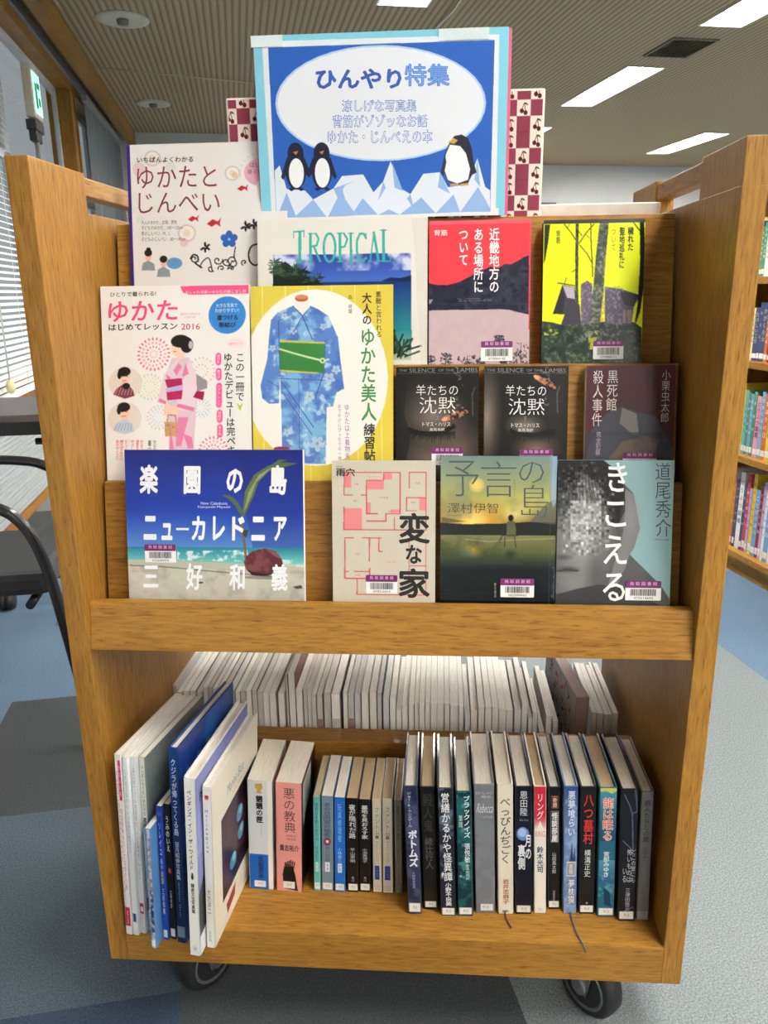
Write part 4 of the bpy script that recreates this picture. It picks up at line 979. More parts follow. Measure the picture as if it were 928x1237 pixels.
def c_henna():
    pr = Print([(45, 76), (574, 76), (572, 808), (55, 808)], 0.129, 0.182, (206, 200, 184))
    pr.put(pr.fbm(.01, 6), (214, 206, 190), .4); pr.put(pr.fbm(.003, 16), (188, 180, 166), .25)
    R, S, T = (204, 84, 92), (226, 140, 144), (226, 184, 180)
    for q in ([(110, 136), (146, 136), (146, 212), (110, 212)], [(110, 316), (202, 316), (202, 424), (110, 424)], [(228, 176), (312, 176), (312, 222), (228, 222)], [(314, 140), (352, 140), (352, 172), (314, 172)], [(226, 288), (246, 288), (246, 342), (226, 342)], [(490, 262), (522, 262), (522, 326), (490, 326)], [(346, 324), (392, 324), (392, 340), (346, 340)]): pr.poly(q, S)
    for q, wd in (([(110, 136), (300, 136)], 5), ([(110, 136), (110, 250)], 4), ([(110, 250), (152, 250)], 5), ([(196, 250), (222, 250)], 5), ([(110, 312), (110, 426)], 6), ([(110, 426), (400, 426)], 6), ([(224, 176), (300, 176)], 5), ([(224, 176), (224, 344)], 6), ([(224, 344), (280, 344)], 6), ([(320, 344), (394, 344)], 5), ([(394, 136), (394, 344)], 6), ([(310, 136), (394, 136)], 5), ([(310, 134), (310, 176)], 5), ([(440, 134), (440, 216)], 5), ([(440, 134), (524, 134)], 5), ([(524, 134), (524, 428)], 5), ([(426, 262), (524, 262)], 6), ([(426, 262), (426, 330)], 6), ([(426, 328), (480, 328)], 4), ([(224, 382), (322, 382)], 6), ([(322, 344), (322, 384)], 6), ([(366, 360), (366, 426)], 4), ([(400, 426), (524, 426)], 4),
                  ([(116, 466), (160, 466)], 5), ([(206, 466), (300, 466)], 5), ([(116, 466), (116, 672)], 6), ([(240, 466), (240, 584)], 6), ([(288, 470), (288, 534)], 6), ([(288, 534), (306, 534)], 5), ([(116, 638), (134, 638)], 5), ([(162, 636), (242, 636)], 6), ([(242, 620), (242, 672)], 6), ([(116, 672), (242, 672)], 6), ([(178, 672), (178, 754)], 5), ([(178, 752), (524, 752)], 5), ([(524, 466), (524, 752)], 4), ([(440, 466), (440, 600)], 3), ([(440, 606), (524, 606)], 4), ([(440, 606), (440, 680)], 4)): pr.line(q, wd, R)
    for q in ([(60, 316), (110, 316)], [(320, 490), (384, 490), (384, 552), (320, 552), (320, 490)], [(254, 474), (278, 474), (278, 534), (254, 534), (254, 474)], [(320, 600), (378, 600)], [(320, 654), (378, 654)], [(116, 672), (116, 752), (178, 752)], [(444, 140), (520, 210)], [(444, 170), (520, 170)], [(444, 190), (520, 190)], [(60, 380), (110, 380)]): pr.line(q, 2.5, T)
    for tx, x, y in (('洋室', 170, 194), ('廊下', 170, 280), ('子供部屋', 310, 262), ('洋室', 178, 550), ('玄関', 180, 656), ('浴室', 484, 188), ('寝室', 460, 286), ('収納', 346, 332), ('リビング', 352, 588), ('クローゼット', 258, 156)): pr.ht(tx, x-len(tx)*6, y-5, x+len(tx)*6, y+5, R)
    K = (26, 24, 24)
    pr.ht('雨穴', 68, 112, 164, 154, K, .03); pr.ht('Uketsu', 68, 100, 102, 108, K)
    pr.ht('変', 388, 338, 546, 494, K, .035); pr.ht('な', 424, 500, 506, 596, K, .035); pr.ht('家', 388, 618, 546, 768, K, .035)
    pr.barcode(222, 654, 382, 748, '070216410')
    return pr
def c_yogen():
    pr = Print([(62, 32), (900, 32), (880, 1132), (30, 1132)], 0.1415, 0.188, (40, 44, 40))
    pr.grad(30, (120, 140, 138), 330, (172, 168, 104)); pr.grad(330, (172, 168, 104), 520, (150, 116, 58))
    pr.soft(290, 500, 420, 190, (232, 180, 80), .9); pr.soft(290, 500, 130, 110, (252, 214, 130), 1.0); pr.soft(600, 440, 120, 80, (250, 230, 150), .9); pr.soft(640, 380, 330, 120, (206, 196, 110), .6)
    pr.mottle(pr.mask([(60, 30), (900, 30), (900, 500), (60, 500)]), (120, 130, 112), .03, .58, 3, .5, 5); pr.put(pr.mask([(60, 470), (240, 500), (60, 520)]), (70, 70, 60), .6)
    pr.soft(320, 238, 58, 56, (246, 206, 110), 1.0, .5)
    pr.poly([(40, 510), (240, 520), (380, 516), (500, 514), (700, 500), (900, 506), (900, 610), (40, 600)], (46, 50, 46)); pr.poly([(820, 370), (900, 330), (900, 520), (700, 500)], (92, 96, 92), .7)
    pr.grad(598, (126, 122, 86), 720, (92, 98, 62)); pr.grad(720, (92, 98, 62), 850, (28, 34, 38)); pr.grad(850, (28, 34, 38), 1140, (18, 24, 24))
    pr.soft(290, 706, 90, 60, (176, 148, 60), .9); pr.soft(230, 730, 80, 40, (70, 100, 100), .6); pr.mottle(pr.mask([(40, 600), (900, 610), (900, 820), (40, 800)]), (60, 70, 48), .03, .5, 8, .7, 6); pr.line([(230, 630), (400, 646), (640, 630), (900, 620)], 6, (170, 168, 110), .6)
    pr.ell(564, 474, 20, 24, (34, 36, 34)); pr.poly([(536, 500), (590, 496), (602, 560), (598, 610), (530, 610)], (96, 98, 78)); pr.line([(620, 600), (590, 600), (500, 600), (478, 650)], 7, (60, 66, 52)); pr.line([(520, 610), (516, 690)], 6, (54, 60, 48)); pr.line([(590, 610), (600, 690)], 6, (54, 60, 48)); pr.soft(560, 740, 60, 50, (40, 50, 40), .8)
    pr.poly([(850, 32), (900, 32), (900, 340), (868, 400), (846, 300)], (150, 176, 206), .75); pr.line([(858, 40), (836, 1120)], 5, (96, 104, 106), .5); pr.mottle(pr.mask([(866, 330), (900, 320), (890, 1132), (850, 1132)]), (120, 128, 140), .012, .6, 4, .6)
    K = (58, 74, 74)
    pr.ht('予', 96, 64, 336, 318, K, -.014); pr.ht('言', 352, 68, 606, 322, K, -.014); pr.ht('の', 626, 72, 806, 222, K, -.012); pr.ht('島', 640, 236, 838, 468, K, -.012)
    pr.vt('よげんのしま', 592, 190, 318, 12, K); pr.ht('澤村伊智', 104, 366, 472, 440, (44, 52, 44), -.004); pr.ht('Ichi Sawamura', 98, 452, 206, 460, (60, 60, 44)); pr.vt('角川書店', 444, 948, 1060, 16, (150, 154, 150))
    pr.barcode(486, 918, 730, 1056, '062584662')
    return pr
def c_kikoeru():
    pr = Print([(290, 66), (830, 66), (802, 752), (272, 752)], 0.1385, 0.183, (150, 182, 186))
    # grey portrait, a hand held to the ear, the upper face broken into squares
    pr.poly([(280, 66), (500, 66), (560, 110), (600, 180), (640, 220), (668, 380), (640, 470), (620, 500), (690, 570), (760, 640), (800, 700), (802, 752), (272, 752)], (92, 92, 92))
    pr.poly([(280, 66), (500, 66), (580, 130), (604, 220), (600, 300), (560, 380), (520, 330), (480, 180), (400, 120), (340, 300), (290, 330)], (48, 46, 48))
    pr.poly([(600, 200), (640, 222), (668, 380), (640, 470), (620, 500), (600, 560), (560, 640), (520, 640), (560, 500), (590, 400), (600, 300)], (128, 128, 128)); pr.soft(630, 330, 60, 150, (156, 156, 156), .7)
    pr.soft(400, 420, 170, 290, (176, 176, 176), .9); pr.soft(360, 640, 140, 100, (136, 134, 134), .9)
    pr.soft(330, 572, 70, 20, (66, 62, 64), .9); pr.soft(310, 516, 60, 18, (70, 68, 70), .8); pr.line([(284, 580), (330, 574), (380, 578)], 8, (60, 56, 58)); pr.soft(460, 600, 60, 160, (84, 82, 84), .7); pr.poly([(272, 752), (272, 690), (380, 660), (480, 640), (600, 660), (802, 752)], (66, 66, 68)); pr.soft(430, 390, 80, 26, (90, 88, 90), .7)
    r = random.Random(9)
    for i in range(22):
        for j in range(36):
            x, y = 286+i*12, 74+j*12
            d = math.hypot((x-400)/150, (y-310)/260)
            if d < r.uniform(.55, 1.1): q = pr.px([(x+6, y+6)])[0]; b0 = pr.im[min(pr.H-1, max(0, int(q[1]))), min(pr.W-1, max(0, int(q[0]))), 0]; v = max(34, min(232, int(b0*.82+r.gauss(22, 27)+(30 if 250 < y < 430 and 340 < x < 480 else 0)))); pr.rect(x, y, x+12.4, y+12.4, (v, v, v), .92)
    for k in range(14): x = 330+12*k; pr.line([(x, 80), (x-16+k*3, 180), (x-30+k*6, 250+8*(k % 3))], 3, (40, 38, 40), .7)
    W = (240, 240, 240)
    for ch, y0, y1, x0, x1 in (('き', 76, 212, 522, 610), ('こ', 256, 374, 508, 604), ('え', 412, 546, 498, 606), ('る', 588, 718, 494, 598)): pr.ht(ch, x0, y0, x1, y1, W, .012)
    pr.vt('道尾秀介', 776, 74, 420, 76, (40, 50, 56), -.006, 776); pr.line([(736, 430), (802, 432)], 2, (90, 100, 104))
    pr.barcode(600, 622, 762, 712, '072514692')
    return pr
def c_hitsuji(var):
    pr = Print([(66, 88), (776, 88), (766, 1130), (52, 1130)] if var == 0 else [(42, 84), (828, 74), (806, 1200), (20, 1200)], 0.1045, 0.148, (30, 28, 27))
    if var == 0:
        pr.soft(380, 520, 330, 300, (128, 116, 106), 1.0); pr.soft(330, 900, 330, 260, (122, 104, 92), .9); pr.soft(600, 840, 240, 320, (120, 100, 88), .9); pr.soft(280, 300, 200, 240, (70, 66, 62), .5); pr.poly([(60, 88), (160, 140), (130, 500), (190, 700), (100, 1130), (52, 1130)], (30, 28, 28), .8)
        L_ = [(170, 640), (260, 672), (370, 680), (470, 664), (560, 610)]; lash = [(x, y, 20+40*abs(math.sin(k))) for k, (x, y) in enumerate([(200+18*i, 655+22*math.sin(i/20*3.0)) for i in range(21)])]
        moth = (560, 520, 1.0); body = (240, 250)
    else:
        pr.soft(60, 560, 150, 560, (134, 122, 112), 1.0); pr.soft(420, 640, 210, 130, (132, 124, 116), 1.0); pr.soft(520, 870, 260, 190, (136, 112, 96), 1.0); pr.soft(700, 400, 160, 400, (60, 58, 58), .6)
        L_ = [(280, 690), (360, 720), (480, 730), (590, 710), (680, 690)]; lash = [(x, y, 20+40*abs(math.sin(k*1.3))) for k, (x, y) in enumerate([(300+19*i, 712+16*math.sin(i/20*3.0)) for i in range(21)])]
        moth = (600, 225, 1.0)
    pr.line(L_, 40, (20, 18, 18)); r = random.Random(var)
    for k, (x, y, l) in enumerate(lash): pr.poly([(x-10, y), (x+10, y), (x-14+(k-10)*1.6, y+l+r.uniform(10, 40))], (20, 18, 18))
    # moth
    mx, my, s = moth; a = -.35 if var == 0 else .5
    def M(x, y): return (mx+s*(x*math.cos(a)-y*math.sin(a)), my+s*(x*math.sin(a)+y*math.cos(a)))
    pr.poly([M(-110, 0), M(-80, -26), M(-30, -22), M(20, -40), (M(90, -20)), M(130, -10), M(120, 22), M(40, 30), M(-40, 26), M(-90, 22)], (176, 122, 92)); pr.mottle(pr.mask([M(-40, -30), M(130, -40), M(130, 40), M(-40, 30)]), (36, 26, 24), .003, .5, 4, .9)
    pr.ell(*M(-86, 0), 28, 18, (214, 160, 130), rot=a)
    pr.mottle(pr.mask([(560, 90), (650, 90), (640, 460), (580, 440)]), (150, 150, 150), .004, .62, 7, .7); pr.line([(740, 270), (716, 330), (720, 520)], 10, (140, 136, 136), .5)
    G_ = (128, 124, 118); x0, x1 = (92, 764) if var == 0 else (66, 800)
    sp = (x1-x0)
    for tx, a0, a1, hh in (('THE', 0, .1, 22), ('SILENCE', .13, .46, 38), ('OF THE', .50, .70, 22), ('LAMBS', .74, 1.0, 38)): pr.ht(tx, x0+sp*a0, 118-hh/2, x0+sp*a1, 118+hh/2, G_, -.006)
    pr.rect(x0-18, 146, x1+10, 150, (120, 116, 110))
    W = (232, 230, 226); d = 0 if var == 0 else 1
    pr.ht('羊たちの', 236, 244+14*d, 596+20*d, 340+20*d, W, -.006); pr.ht('沈黙', 264, 352+30*d, 574+26*d, 498+40*d, W, -.008)
    pr.ht('上' if var == 0 else '下', 402, 516+40*d, 432, 552+50*d, (160, 156, 150), -.01)
    pr.ht('トマス・ハリス', 288, 576+42*d, 530+20*d, 612+46*d, W); pr.ht('高見浩訳', 350, 628+40*d, 480+14*d, 654+44*d, W)
    pr.barcode(366, 800+66*d, 634+40*d, 960+70*d, '0610%d2294' % var)
    return pr
def c_koku():
    pr = Print([(130, 72), (862, 72), (838, 1090), (100, 1090)], 0.1085, 0.148, (84, 38, 44))
    pr.mottle(np.ones((pr.H, pr.W)), (78, 36, 44), .03, .5, 5, .6, 4)
    # the printed drawing is left out; only its broad grey and ochre cloth tones stay
    pr.poly([(120, 860), (150, 640), (300, 470), (420, 420), (560, 470), (700, 500), (760, 640), (840, 760), (840, 1090), (100, 1090)], (76, 76, 88)); pr.poly([(420, 430), (540, 480), (560, 660), (520, 670), (400, 560)], (140, 138, 136)); pr.poly([(300, 870), (420, 720), (600, 670), (740, 690), (700, 800), (520, 880)], (120, 104, 92)); pr.mottle(pr.mask([(120, 640), (840, 640), (840, 1090), (100, 1090)]), (58, 58, 68), .025, .5, 9, .7, 5)
    W = (226, 218, 214)
    pr.vt('黒死館', 346, 108, 458, 96, W, .0, 330); pr.vt('殺人事件', 226, 108, 590, 90, W, .0, 208); pr.vt('小栗虫太郎', 784, 110, 560, 76, (206, 196, 196), -.006, 772)
    pr.vt('完全犯罪', 226, 630, 840, 44, (180, 174, 184), 0, 216)
    pr.barcode(428, 812, 704, 960, '061280715')
    return pr
def c_kinki():
    pr = Print([(62, 72), (862, 68), (835, 1190), (48, 1190)], 0.1295, 0.1805, (242, 74, 84))
    wt = pr.mask([(40, 730), (870, 730), (850, 1195), (40, 1195)]); pr.put(wt, (196, 172, 178)); pr.put(pr.fbm(.008, 3)*wt, (214, 194, 198), .6)
    mt = [(40, 526), (120, 542), (200, 545), (250, 535), (300, 520), (360, 490), (420, 460), (480, 430), (545, 405), (600, 420), (650, 385), (700, 390), (760, 360), (800, 335), (850, 318), (845, 785), (780, 770), (720, 755), (690, 745), (600, 738), (450, 742), (250, 740), (40, 744)]
    pr.poly(mt, (48, 50, 66)); M = pr.mask(mt); pr.mottle(M, (68, 70, 86), .012, .5, 12, .8, 6); pr.mottle(M, (36, 38, 52), .006, .55, 13, .7, 6); pr.poly([(50, 660), (90, 655), (70, 690), (50, 700)], (170, 158, 164))
    pr.line([(50, 690), (830, 700)], 5, (70, 74, 88), .7)
    r = random.Random(4)
    for x0, x1, top in ((40, 100, 1090), (140, 232, 1078), (280, 430, 1100), (430, 500, 1120), (590, 700, 1120), (715, 830, 1000), (570, 640, 950)):
        for k in range(46):
            x = r.uniform(x0, x1); y = r.uniform(top, 1190) if x0 != 570 else r.uniform(945, 990); pr.ell(x, y, r.uniform(5, 13), r.uniform(3, 8), r.choice([(50, 50, 60), (70, 70, 80), (96, 92, 100)]), .9, r.uniform(0, 3))
        if x0 != 570: pr.line([((x0+x1)/2, top), ((x0+x1)/2, 1190)], 5, (50, 50, 60))
    pr.poly([(846, 66), (864, 66), (842, 900), (832, 900)], (236, 80, 110))
    W = (244, 238, 238)
    pr.vt('近畿地方の', 574, 102, 612, 82, W, .02, 568); pr.vt('ある場所に', 450, 102, 612, 80, W, .02, 444); pr.vt('ついて', 332, 102, 398, 80, W, .02, 330); pr.ht('背筋', 100, 112, 204, 158, W, .01)
    pr.line([(278, 654), (552, 658)], 2, (150, 146, 150)); pr.ht('あなたへの手紙', 288, 664, 548, 678, (110, 108, 116))
    pr.barcode(462, 990, 706, 1144, '072064145', .32)
    return pr
def c_seichi():
    Y_ = (236, 244, 46)
    pr = Print([(82, 60), (896, 62), (858, 1180), (60, 1176)], 0.1265, 0.1785, Y_)
    dk, gn, pu = (34, 38, 36), (60, 82, 66), (104, 94, 116)
    gr = [(60, 820), (150, 830), (220, 850), (330, 850), (600, 830), (800, 840), (860, 880), (860, 1180), (60, 1176)]
    pr.poly(gr, (54, 70, 58)); Gm = pr.mask(gr); pr.mottle(Gm, (112, 124, 104), .003, .55, 3, .8); pr.mottle(Gm, (30, 40, 34), .012, .5, 5, .7, 6); pr.mottle(pr.mask([(60, 860), (300, 880), (160, 930), (60, 930)]), (206, 220, 60), .004, .55, 8, .9); pr.mottle(pr.mask([(440, 880), (520, 880), (500, 1040), (440, 1050)]), (210, 214, 80), .004, .5, 18, .8)
    # shrine house
    pr.poly([(232, 540), (330, 560), (340, 660), (370, 700), (380, 850), (220, 850), (250, 770), (155, 765), (200, 640)], (70, 66, 82)); pr.poly([(236, 546), (328, 562), (332, 652), (270, 640)], (196, 186, 200)); pr.poly([(230, 545), (254, 640), (232, 770), (156, 762)], (44, 42, 52)); pr.line([(196, 524), (330, 548)], 9, (60, 56, 66)); pr.line([(250, 530), (264, 484)], 5, dk)
    pr.poly([(380, 540), (430, 510), (470, 540), (470, 850), (380, 850)], pu); pr.poly([(570, 560), (700, 580), (836, 626), (846, 640), (800, 720), (780, 860), (570, 850)], (92, 84, 104)); pr.poly([(690, 590), (836, 630), (800, 720), (720, 700)], (50, 46, 60)); pr.poly([(716, 740), (784, 745), (780, 850), (712, 845)], (150, 132, 140)); pr.line([(740, 740), (744, 846)], 6, (60, 54, 60))
    hm = pr.mask([(220, 640), (830, 640), (830, 860), (220, 860)]) & ~pr.mask([(540, 600), (570, 600), (560, 860), (520, 860)]); pr.mottle(pr.mask([(380, 520), (720, 560), (700, 980), (380, 980)]), (160, 152, 164), .0022, .56, 6, .7)
    pr.mottle(pr.mask([(520, 640), (566, 620), (560, 830), (510, 840)]), (206, 196, 70), .004, .45, 9, .9)
    # trunks and branches
    tk = [(530, 62), (604, 62), (576, 360), (560, 600), (530, 850), (440, 860), (480, 560), (500, 320)]
    pr.poly(tk, (84, 92, 84)); pr.mottle(pr.mask(tk), (150, 150, 140), .0022, .5, 11, .8); pr.mottle(pr.mask(tk), (50, 62, 54), .006, .52, 12, .7)
    t2 = [(340, 62), (366, 62), (360, 300), (358, 560), (362, 680), (334, 680), (336, 300)]; pr.poly(t2, (52, 62, 52)); pr.mottle(pr.mask(t2), (110, 120, 100), .003, .55, 14, .7)
    pr.poly([(90, 64), (136, 64), (120, 200), (96, 340), (84, 370)], (40, 56, 44)); pr.poly([(850, 62), (884, 62), (892, 300), (880, 560), (850, 760), (800, 890), (830, 700), (850, 400)], (26, 30, 28)); pr.line([(800, 66), (850, 130)], 8, dk)
    for q, wd in (([(248, 66), (300, 130), (340, 190)], 8), ([(490, 66), (420, 140), (366, 220)], 8), ([(460, 66), (462, 220), (470, 350), (474, 480)], 8), ([(370, 230), (430, 300), (474, 380)], 7), ([(340, 420), (310, 440)], 6), ([(360, 120), (390, 160)], 6), ([(420, 150), (450, 180)], 4), ([(262, 90), (250, 66)], 4), ([(268, 100), (292, 66)], 4)): pr.line(q, wd, (70, 74, 44))
    K = (40, 42, 30)
    pr.vt('穢れた', 780, 96, 284, 48, K, .035, 776); pr.vt('聖地巡礼に', 712, 96, 422, 44, K, .03, 704); pr.vt('ついて', 642, 100, 284, 40, (120, 124, 40), 0, 642); pr.vt('背筋', 198, 108, 216, 36, (70, 74, 36), .015)
    pr.barcode(478, 982, 716, 1126, '073088312', .3)
    return pr
g_ = 'books shown cover-forward on the tiers'
display_book('paperback_book', 'large white sewing book with red title and goldfish, top tier far left', 'book', -0.2405, P3, 0.0, 0.0142, 0.214, 0.292, 0.008, (64, 44, 120), c_ichiban(), 'L', False, group=g_)
display_book('photo_book', 'white wrapped photo book with green TROPICAL lettering over a dark beach view', 'book', -0.060, P3, 0.0, 0.0, 0.222, 0.1935, 0.0125, (226, 222, 216), c_tropical(), 'L', True, group=g_)
display_book('paperback_book', 'red-skied book with dark hills above a pale pink lake, top tier', 'book', 0.1178, P3, 0.0, 0.0, 0.1295, 0.1855, 0.018, (226, 90, 110), c_kinki(), 'R', True, group=g_, rough=0.25)
display_book('paperback_book', 'acid yellow book with black trees and a shrine roof, top tier far right', 'book', 0.2618, P3, 0.0, 0.0, 0.1265, 0.1835, 0.018, (40, 44, 40), c_seichi(), 'R', True, group=g_, rough=0.25)
display_book('magazine', 'white magazine with pink title and a woman in pink kimono, middle tier left', 'magazine', -0.2725, P2, 0.0, 0.0, 0.194, 0.2535, 0.006, (236, 234, 232), c_lesson(), 'R', False, group=g_)
display_book('paperback_book', 'yellow book showing a blue kimono with green sash on a stand', 'book', -0.0825, P2, 0.0, 0.0, 0.1815, 0.2505, 0.007, (222, 202, 84), c_bijin(), 'R', False, group=g_)
display_book('paperback_book', 'small dark book with a moth below its title, left of its near twin', 'book', 0.0645, P2, 0.0, 0.0, 0.1045, 0.1465, 0.016, (40, 34, 34), c_hitsuji(0), 'R', False, group=g_)
display_book('paperback_book', 'small dark book with a moth above its title, right of its near twin', 'book', 0.176, P2, 0.0, 0.0, 0.1045, 0.148, 0.016, (40, 34, 34), c_hitsuji(1), 'R', False, group=g_)
display_book('paperback_book', 'small maroon book with pale upright title, middle tier far right', 'book', 0.3048, P2, 0.0, 0.0, 0.1085, 0.147, 0.016, (84, 46, 52), c_koku(), 'R', False, group=g_)
display_book('photo_book', 'wide blue book with a sprouting coconut on a beach, bottom tier left', 'book', -0.2165, P1, 0.0, 0.0, 0.228, 0.196, 0.012, (232, 230, 226), c_newcal(), 'L', True, group=g_, rough=0.25)
display_book('paperback_book', 'beige book printed with a red floor plan and bold black title', 'book', -0.0015, P1, 0.0, 0.0, 0.129, 0.182, 0.018, (206, 200, 184), c_henna(), 'R', False, group=g_)
display_book('hardcover_book', 'dusk-coloured glossy book with a lake sunset, bottom tier beside the grey portrait book', 'book', 0.1400, P1, 0.0, 0.0, 0.1405, 0.188, 0.021, (96, 104, 120), c_yogen(), 'R', True, group=g_, rough=0.18)
display_book('hardcover_book', 'pale teal book with a grey pixelated portrait, bottom tier far right', 'book', 0.2815, P1, 0.0, 0.0, 0.1385, 0.183, 0.019, (110, 124, 128), c_kikoeru(), 'R', True, group=g_, rough=0.25)
# another book on the far side shows its pale top edge over the centre board
t = thing('picture_book', 'pale book on the far side whose white top edge shows above the right boards', 'book', (0.281, CDEP-0.158, G+0.822), (math.radians(10), 0, 0))
MB().box(-0.084, 0.084, -0.012, -0.0096, 0, 0.212, bev=0.0006).box(-0.084, 0.084, -0.0024, 0, 0, 0.212, bev=0.0006).box(0.082, 0.084, -0.0095, -0.0025, 0, 0.212).build('cover', mat('cover_pale', (232, 228, 222), 0.4), t)
MB().box(-0.081, 0.0818, -0.0094, -0.0026, 0.003, 0.209).build('page_block', PAGE_Y, t)

# ------------------------------------------------------------------ lower shelf: books standing spine out
SPC = [(0, 0), (10, 0), (10, 100), (0, 100)]
WHT, BLKI = (238, 236, 230), (34, 32, 32)
def lab(p, y0=92, y1=98, x0=0.6, x1=9.4, mark=True):
    p.rect(x0, y0, x1, y1, (226, 224, 220))
    if mark: p.ht('913', 3.4, y0+(y1-y0)*.3, 6.8, y0+(y1-y0)*.7, (110, 110, 116))
def sp_magA(p):
    p.rect(0, 0, 10, 100, (232, 226, 226)); p.rect(5, 3, 10, 24, (190, 44, 92)); p.vt('かわいい布', 7.4, 5, 22, 3.6, (240, 200, 214)); p.vt('ちいさなこものとゆかたの作り方', 2.4, 8, 58, 3.8, (70, 110, 80)); p.vt('和田恵美のちいさなゆかた塾', 6.6, 28, 74, 4.2, (170, 70, 130)); p.vt('大人が着たい', 2.4, 60, 84, 3.2, (120, 120, 130)); p.rect(0, 84, 10, 95, (184, 40, 84)); p.vt('ブティック', 5, 86, 94, 5, (244, 220, 228))
def sp_magB(p):
    p.rect(0, 0, 10, 100, (226, 230, 232)); p.vt('１才までのかわいい', 4.6, 6, 34, 5.4, (90, 160, 160)); p.vt('手作り子供のきもの', 5, 34, 52, 6, (60, 120, 190)); p.rect(2, 87, 8, 92, (40, 60, 120)); p.rect(1, 93, 9, 97, (240, 240, 240))
def sp_magC(p):
    p.rect(0, 0, 10, 100, (222, 224, 226)); p.vt('はじめてさんの浴衣と', 5, 5, 38, 5.4, (110, 116, 124)); p.vt('ハンドメイド・レッスン', 5, 40, 68, 5.4, (60, 60, 64)); p.rect(0, 82, 10, 88, (150, 60, 76)); p.rect(2, 84, 8, 87, (230, 230, 230)); p.vt('ブティック', 5, 88, 98, 6, (190, 60, 90))
def sp_magD(p):
    p.rect(0, 0, 10, 100, (222, 222, 216)); p.vt('いっぱい作りたい女の子の', 5, 4, 32, 6, (64, 70, 64)); p.vt('甚平', 5, 33, 40, 8, (40, 36, 36), .03); p.vt('夏のおしゃれ', 5, 46, 70, 5, (80, 80, 84)); p.rect(0, 80, 10, 88, (150, 50, 66)); p.vt('ブティック', 5, 88, 97, 6, (190, 60, 80))
def sp_small(p):
    p.rect(0, 0, 10, 100, (84, 140, 196)); p.rect(3.6, 0, 10, 100, (206, 200, 196)); m = p.mask([(3.6, 0), (10, 0), (10, 100), (3.6, 100)]); p.mottle(m, (150, 110, 110), .006, .5, 3, .8); p.mottle(m, (226, 186, 206), .004, .58, 5, .7); p.mottle(p.mask([(3.6, 50), (10, 50), (10, 92), (3.6, 92)]), (34, 40, 64), .01, .45, 9, .9); p.vt('海辺のなつやすみ', 1.8, 40, 80, 3, (226, 236, 244)); p.rect(2.5, 93, 9.5, 98.5, (236, 236, 236))
def sp_fblue(p):
    p.rect(0, 0, 10, 100, (34, 64, 150)); p.rect(0, 4, 10, 7, (60, 90, 180)); p.vt('ソレイユ', 5, 11, 36, 6.4, (206, 216, 240)); p.vt('風の', 5, 38, 46, 5.6, (180, 200, 230)); p.vt('楽園', 5, 47, 57, 6, (216, 210, 96)); p.vt('三好和義', 5, 60, 80, 5.4, (206, 216, 240)); p.rect(0.5, 92, 9.5, 98, (210, 214, 220))
def sp_umi(p):
    p.rect(0, 0, 10, 100, (24, 26, 30)); p.vt('うみのいえ', 5, 8, 34, 8, (226, 228, 228), .01); p.ell(5, 48, 2.6, 2.0, (206, 80, 90)); p.vt('大塚幸彦', 5, 62, 76, 4.6, (190, 190, 190)); p.rect(0.5, 92, 9.5, 98, (206, 208, 212))
def sp_whale(p):
    p.rect(0, 0, 10, 100, (24, 54, 110)); p.grad(0, (30, 66, 130), 100, (16, 36, 66)); p.vt('クジラが帰ってくる島', 5, 5, 43, 6.6, (206, 220, 238), .01); p.vt('望月昭伸写真集', 5, 46, 66, 5.4, (200, 214, 232)); p.vt('OGASAWARA WHALES', 5, 67, 86, 3, (150, 170, 196)); p.rect(0.5, 91, 9.5, 97, (120, 134, 150))
def sp_peng(p):
    p.rect(0, 0, 10, 100, (234, 234, 232)); p.vt('ペンギンズ・イン・ザ・ワイルド', 4.6, 6, 50, 4.6, BLKI, .02); p.ell(5, 54, 1.2, 1.5, BLKI); p.ell(5, 52.4, .8, .8, BLKI); p.vt('鎌倉文也写真集', 5, 57.5, 75, 4.0, BLKI, .015); p.rect(2.6, 94, 7.6, 98, (222, 222, 224)); p.ht('748', 4, 95.2, 6.4, 96.8, (90, 90, 90))
def sp_marine(p):
    p.rect(0, 0, 10, 100, (234, 232, 226)); p.poly([(3, 5), (7.5, 5), (7.5, 8), (6.5, 6.6), (5.2, 8), (4, 6.6), (3, 8)], (196, 40, 50)); p.vt('MarineBlue', 4.4, 13, 40, 5.6, (80, 140, 190), .01); p.vt('大方洋二', 4.6, 62, 78, 5, (64, 64, 70)); p.vt('写真集', 4.6, 89, 96, 4, (150, 150, 150))
def sp_maze(p):
    p.rect(0, 0, 10, 100, (214, 216, 216)); p.rect(8.2, 0, 10, 100, (232, 230, 222)); p.rect(0, 67, 8.2, 100, (30, 104, 186)); p.poly([(3.2, 3), (6, 2.4), (6.4, 6), (5.4, 9), (6, 11.6), (3.6, 11), (4.2, 8), (3, 6.4)], (196, 160, 84)); p.vt('魍魎の匣', 4.8, 13, 38, 3.0, BLKI, .045); p.vt('もうりょうのはこ', 5.4, 39, 50, .9, (190, 120, 120)); p.vt('京極夏彦', 5, 69, 90, 2.6, (20, 50, 96), .03); p.rect(2, 92, 7, 98, (226, 222, 218)); p.ht('913', 3.6, 94.2, 5.6, 95.6, (130, 90, 90))
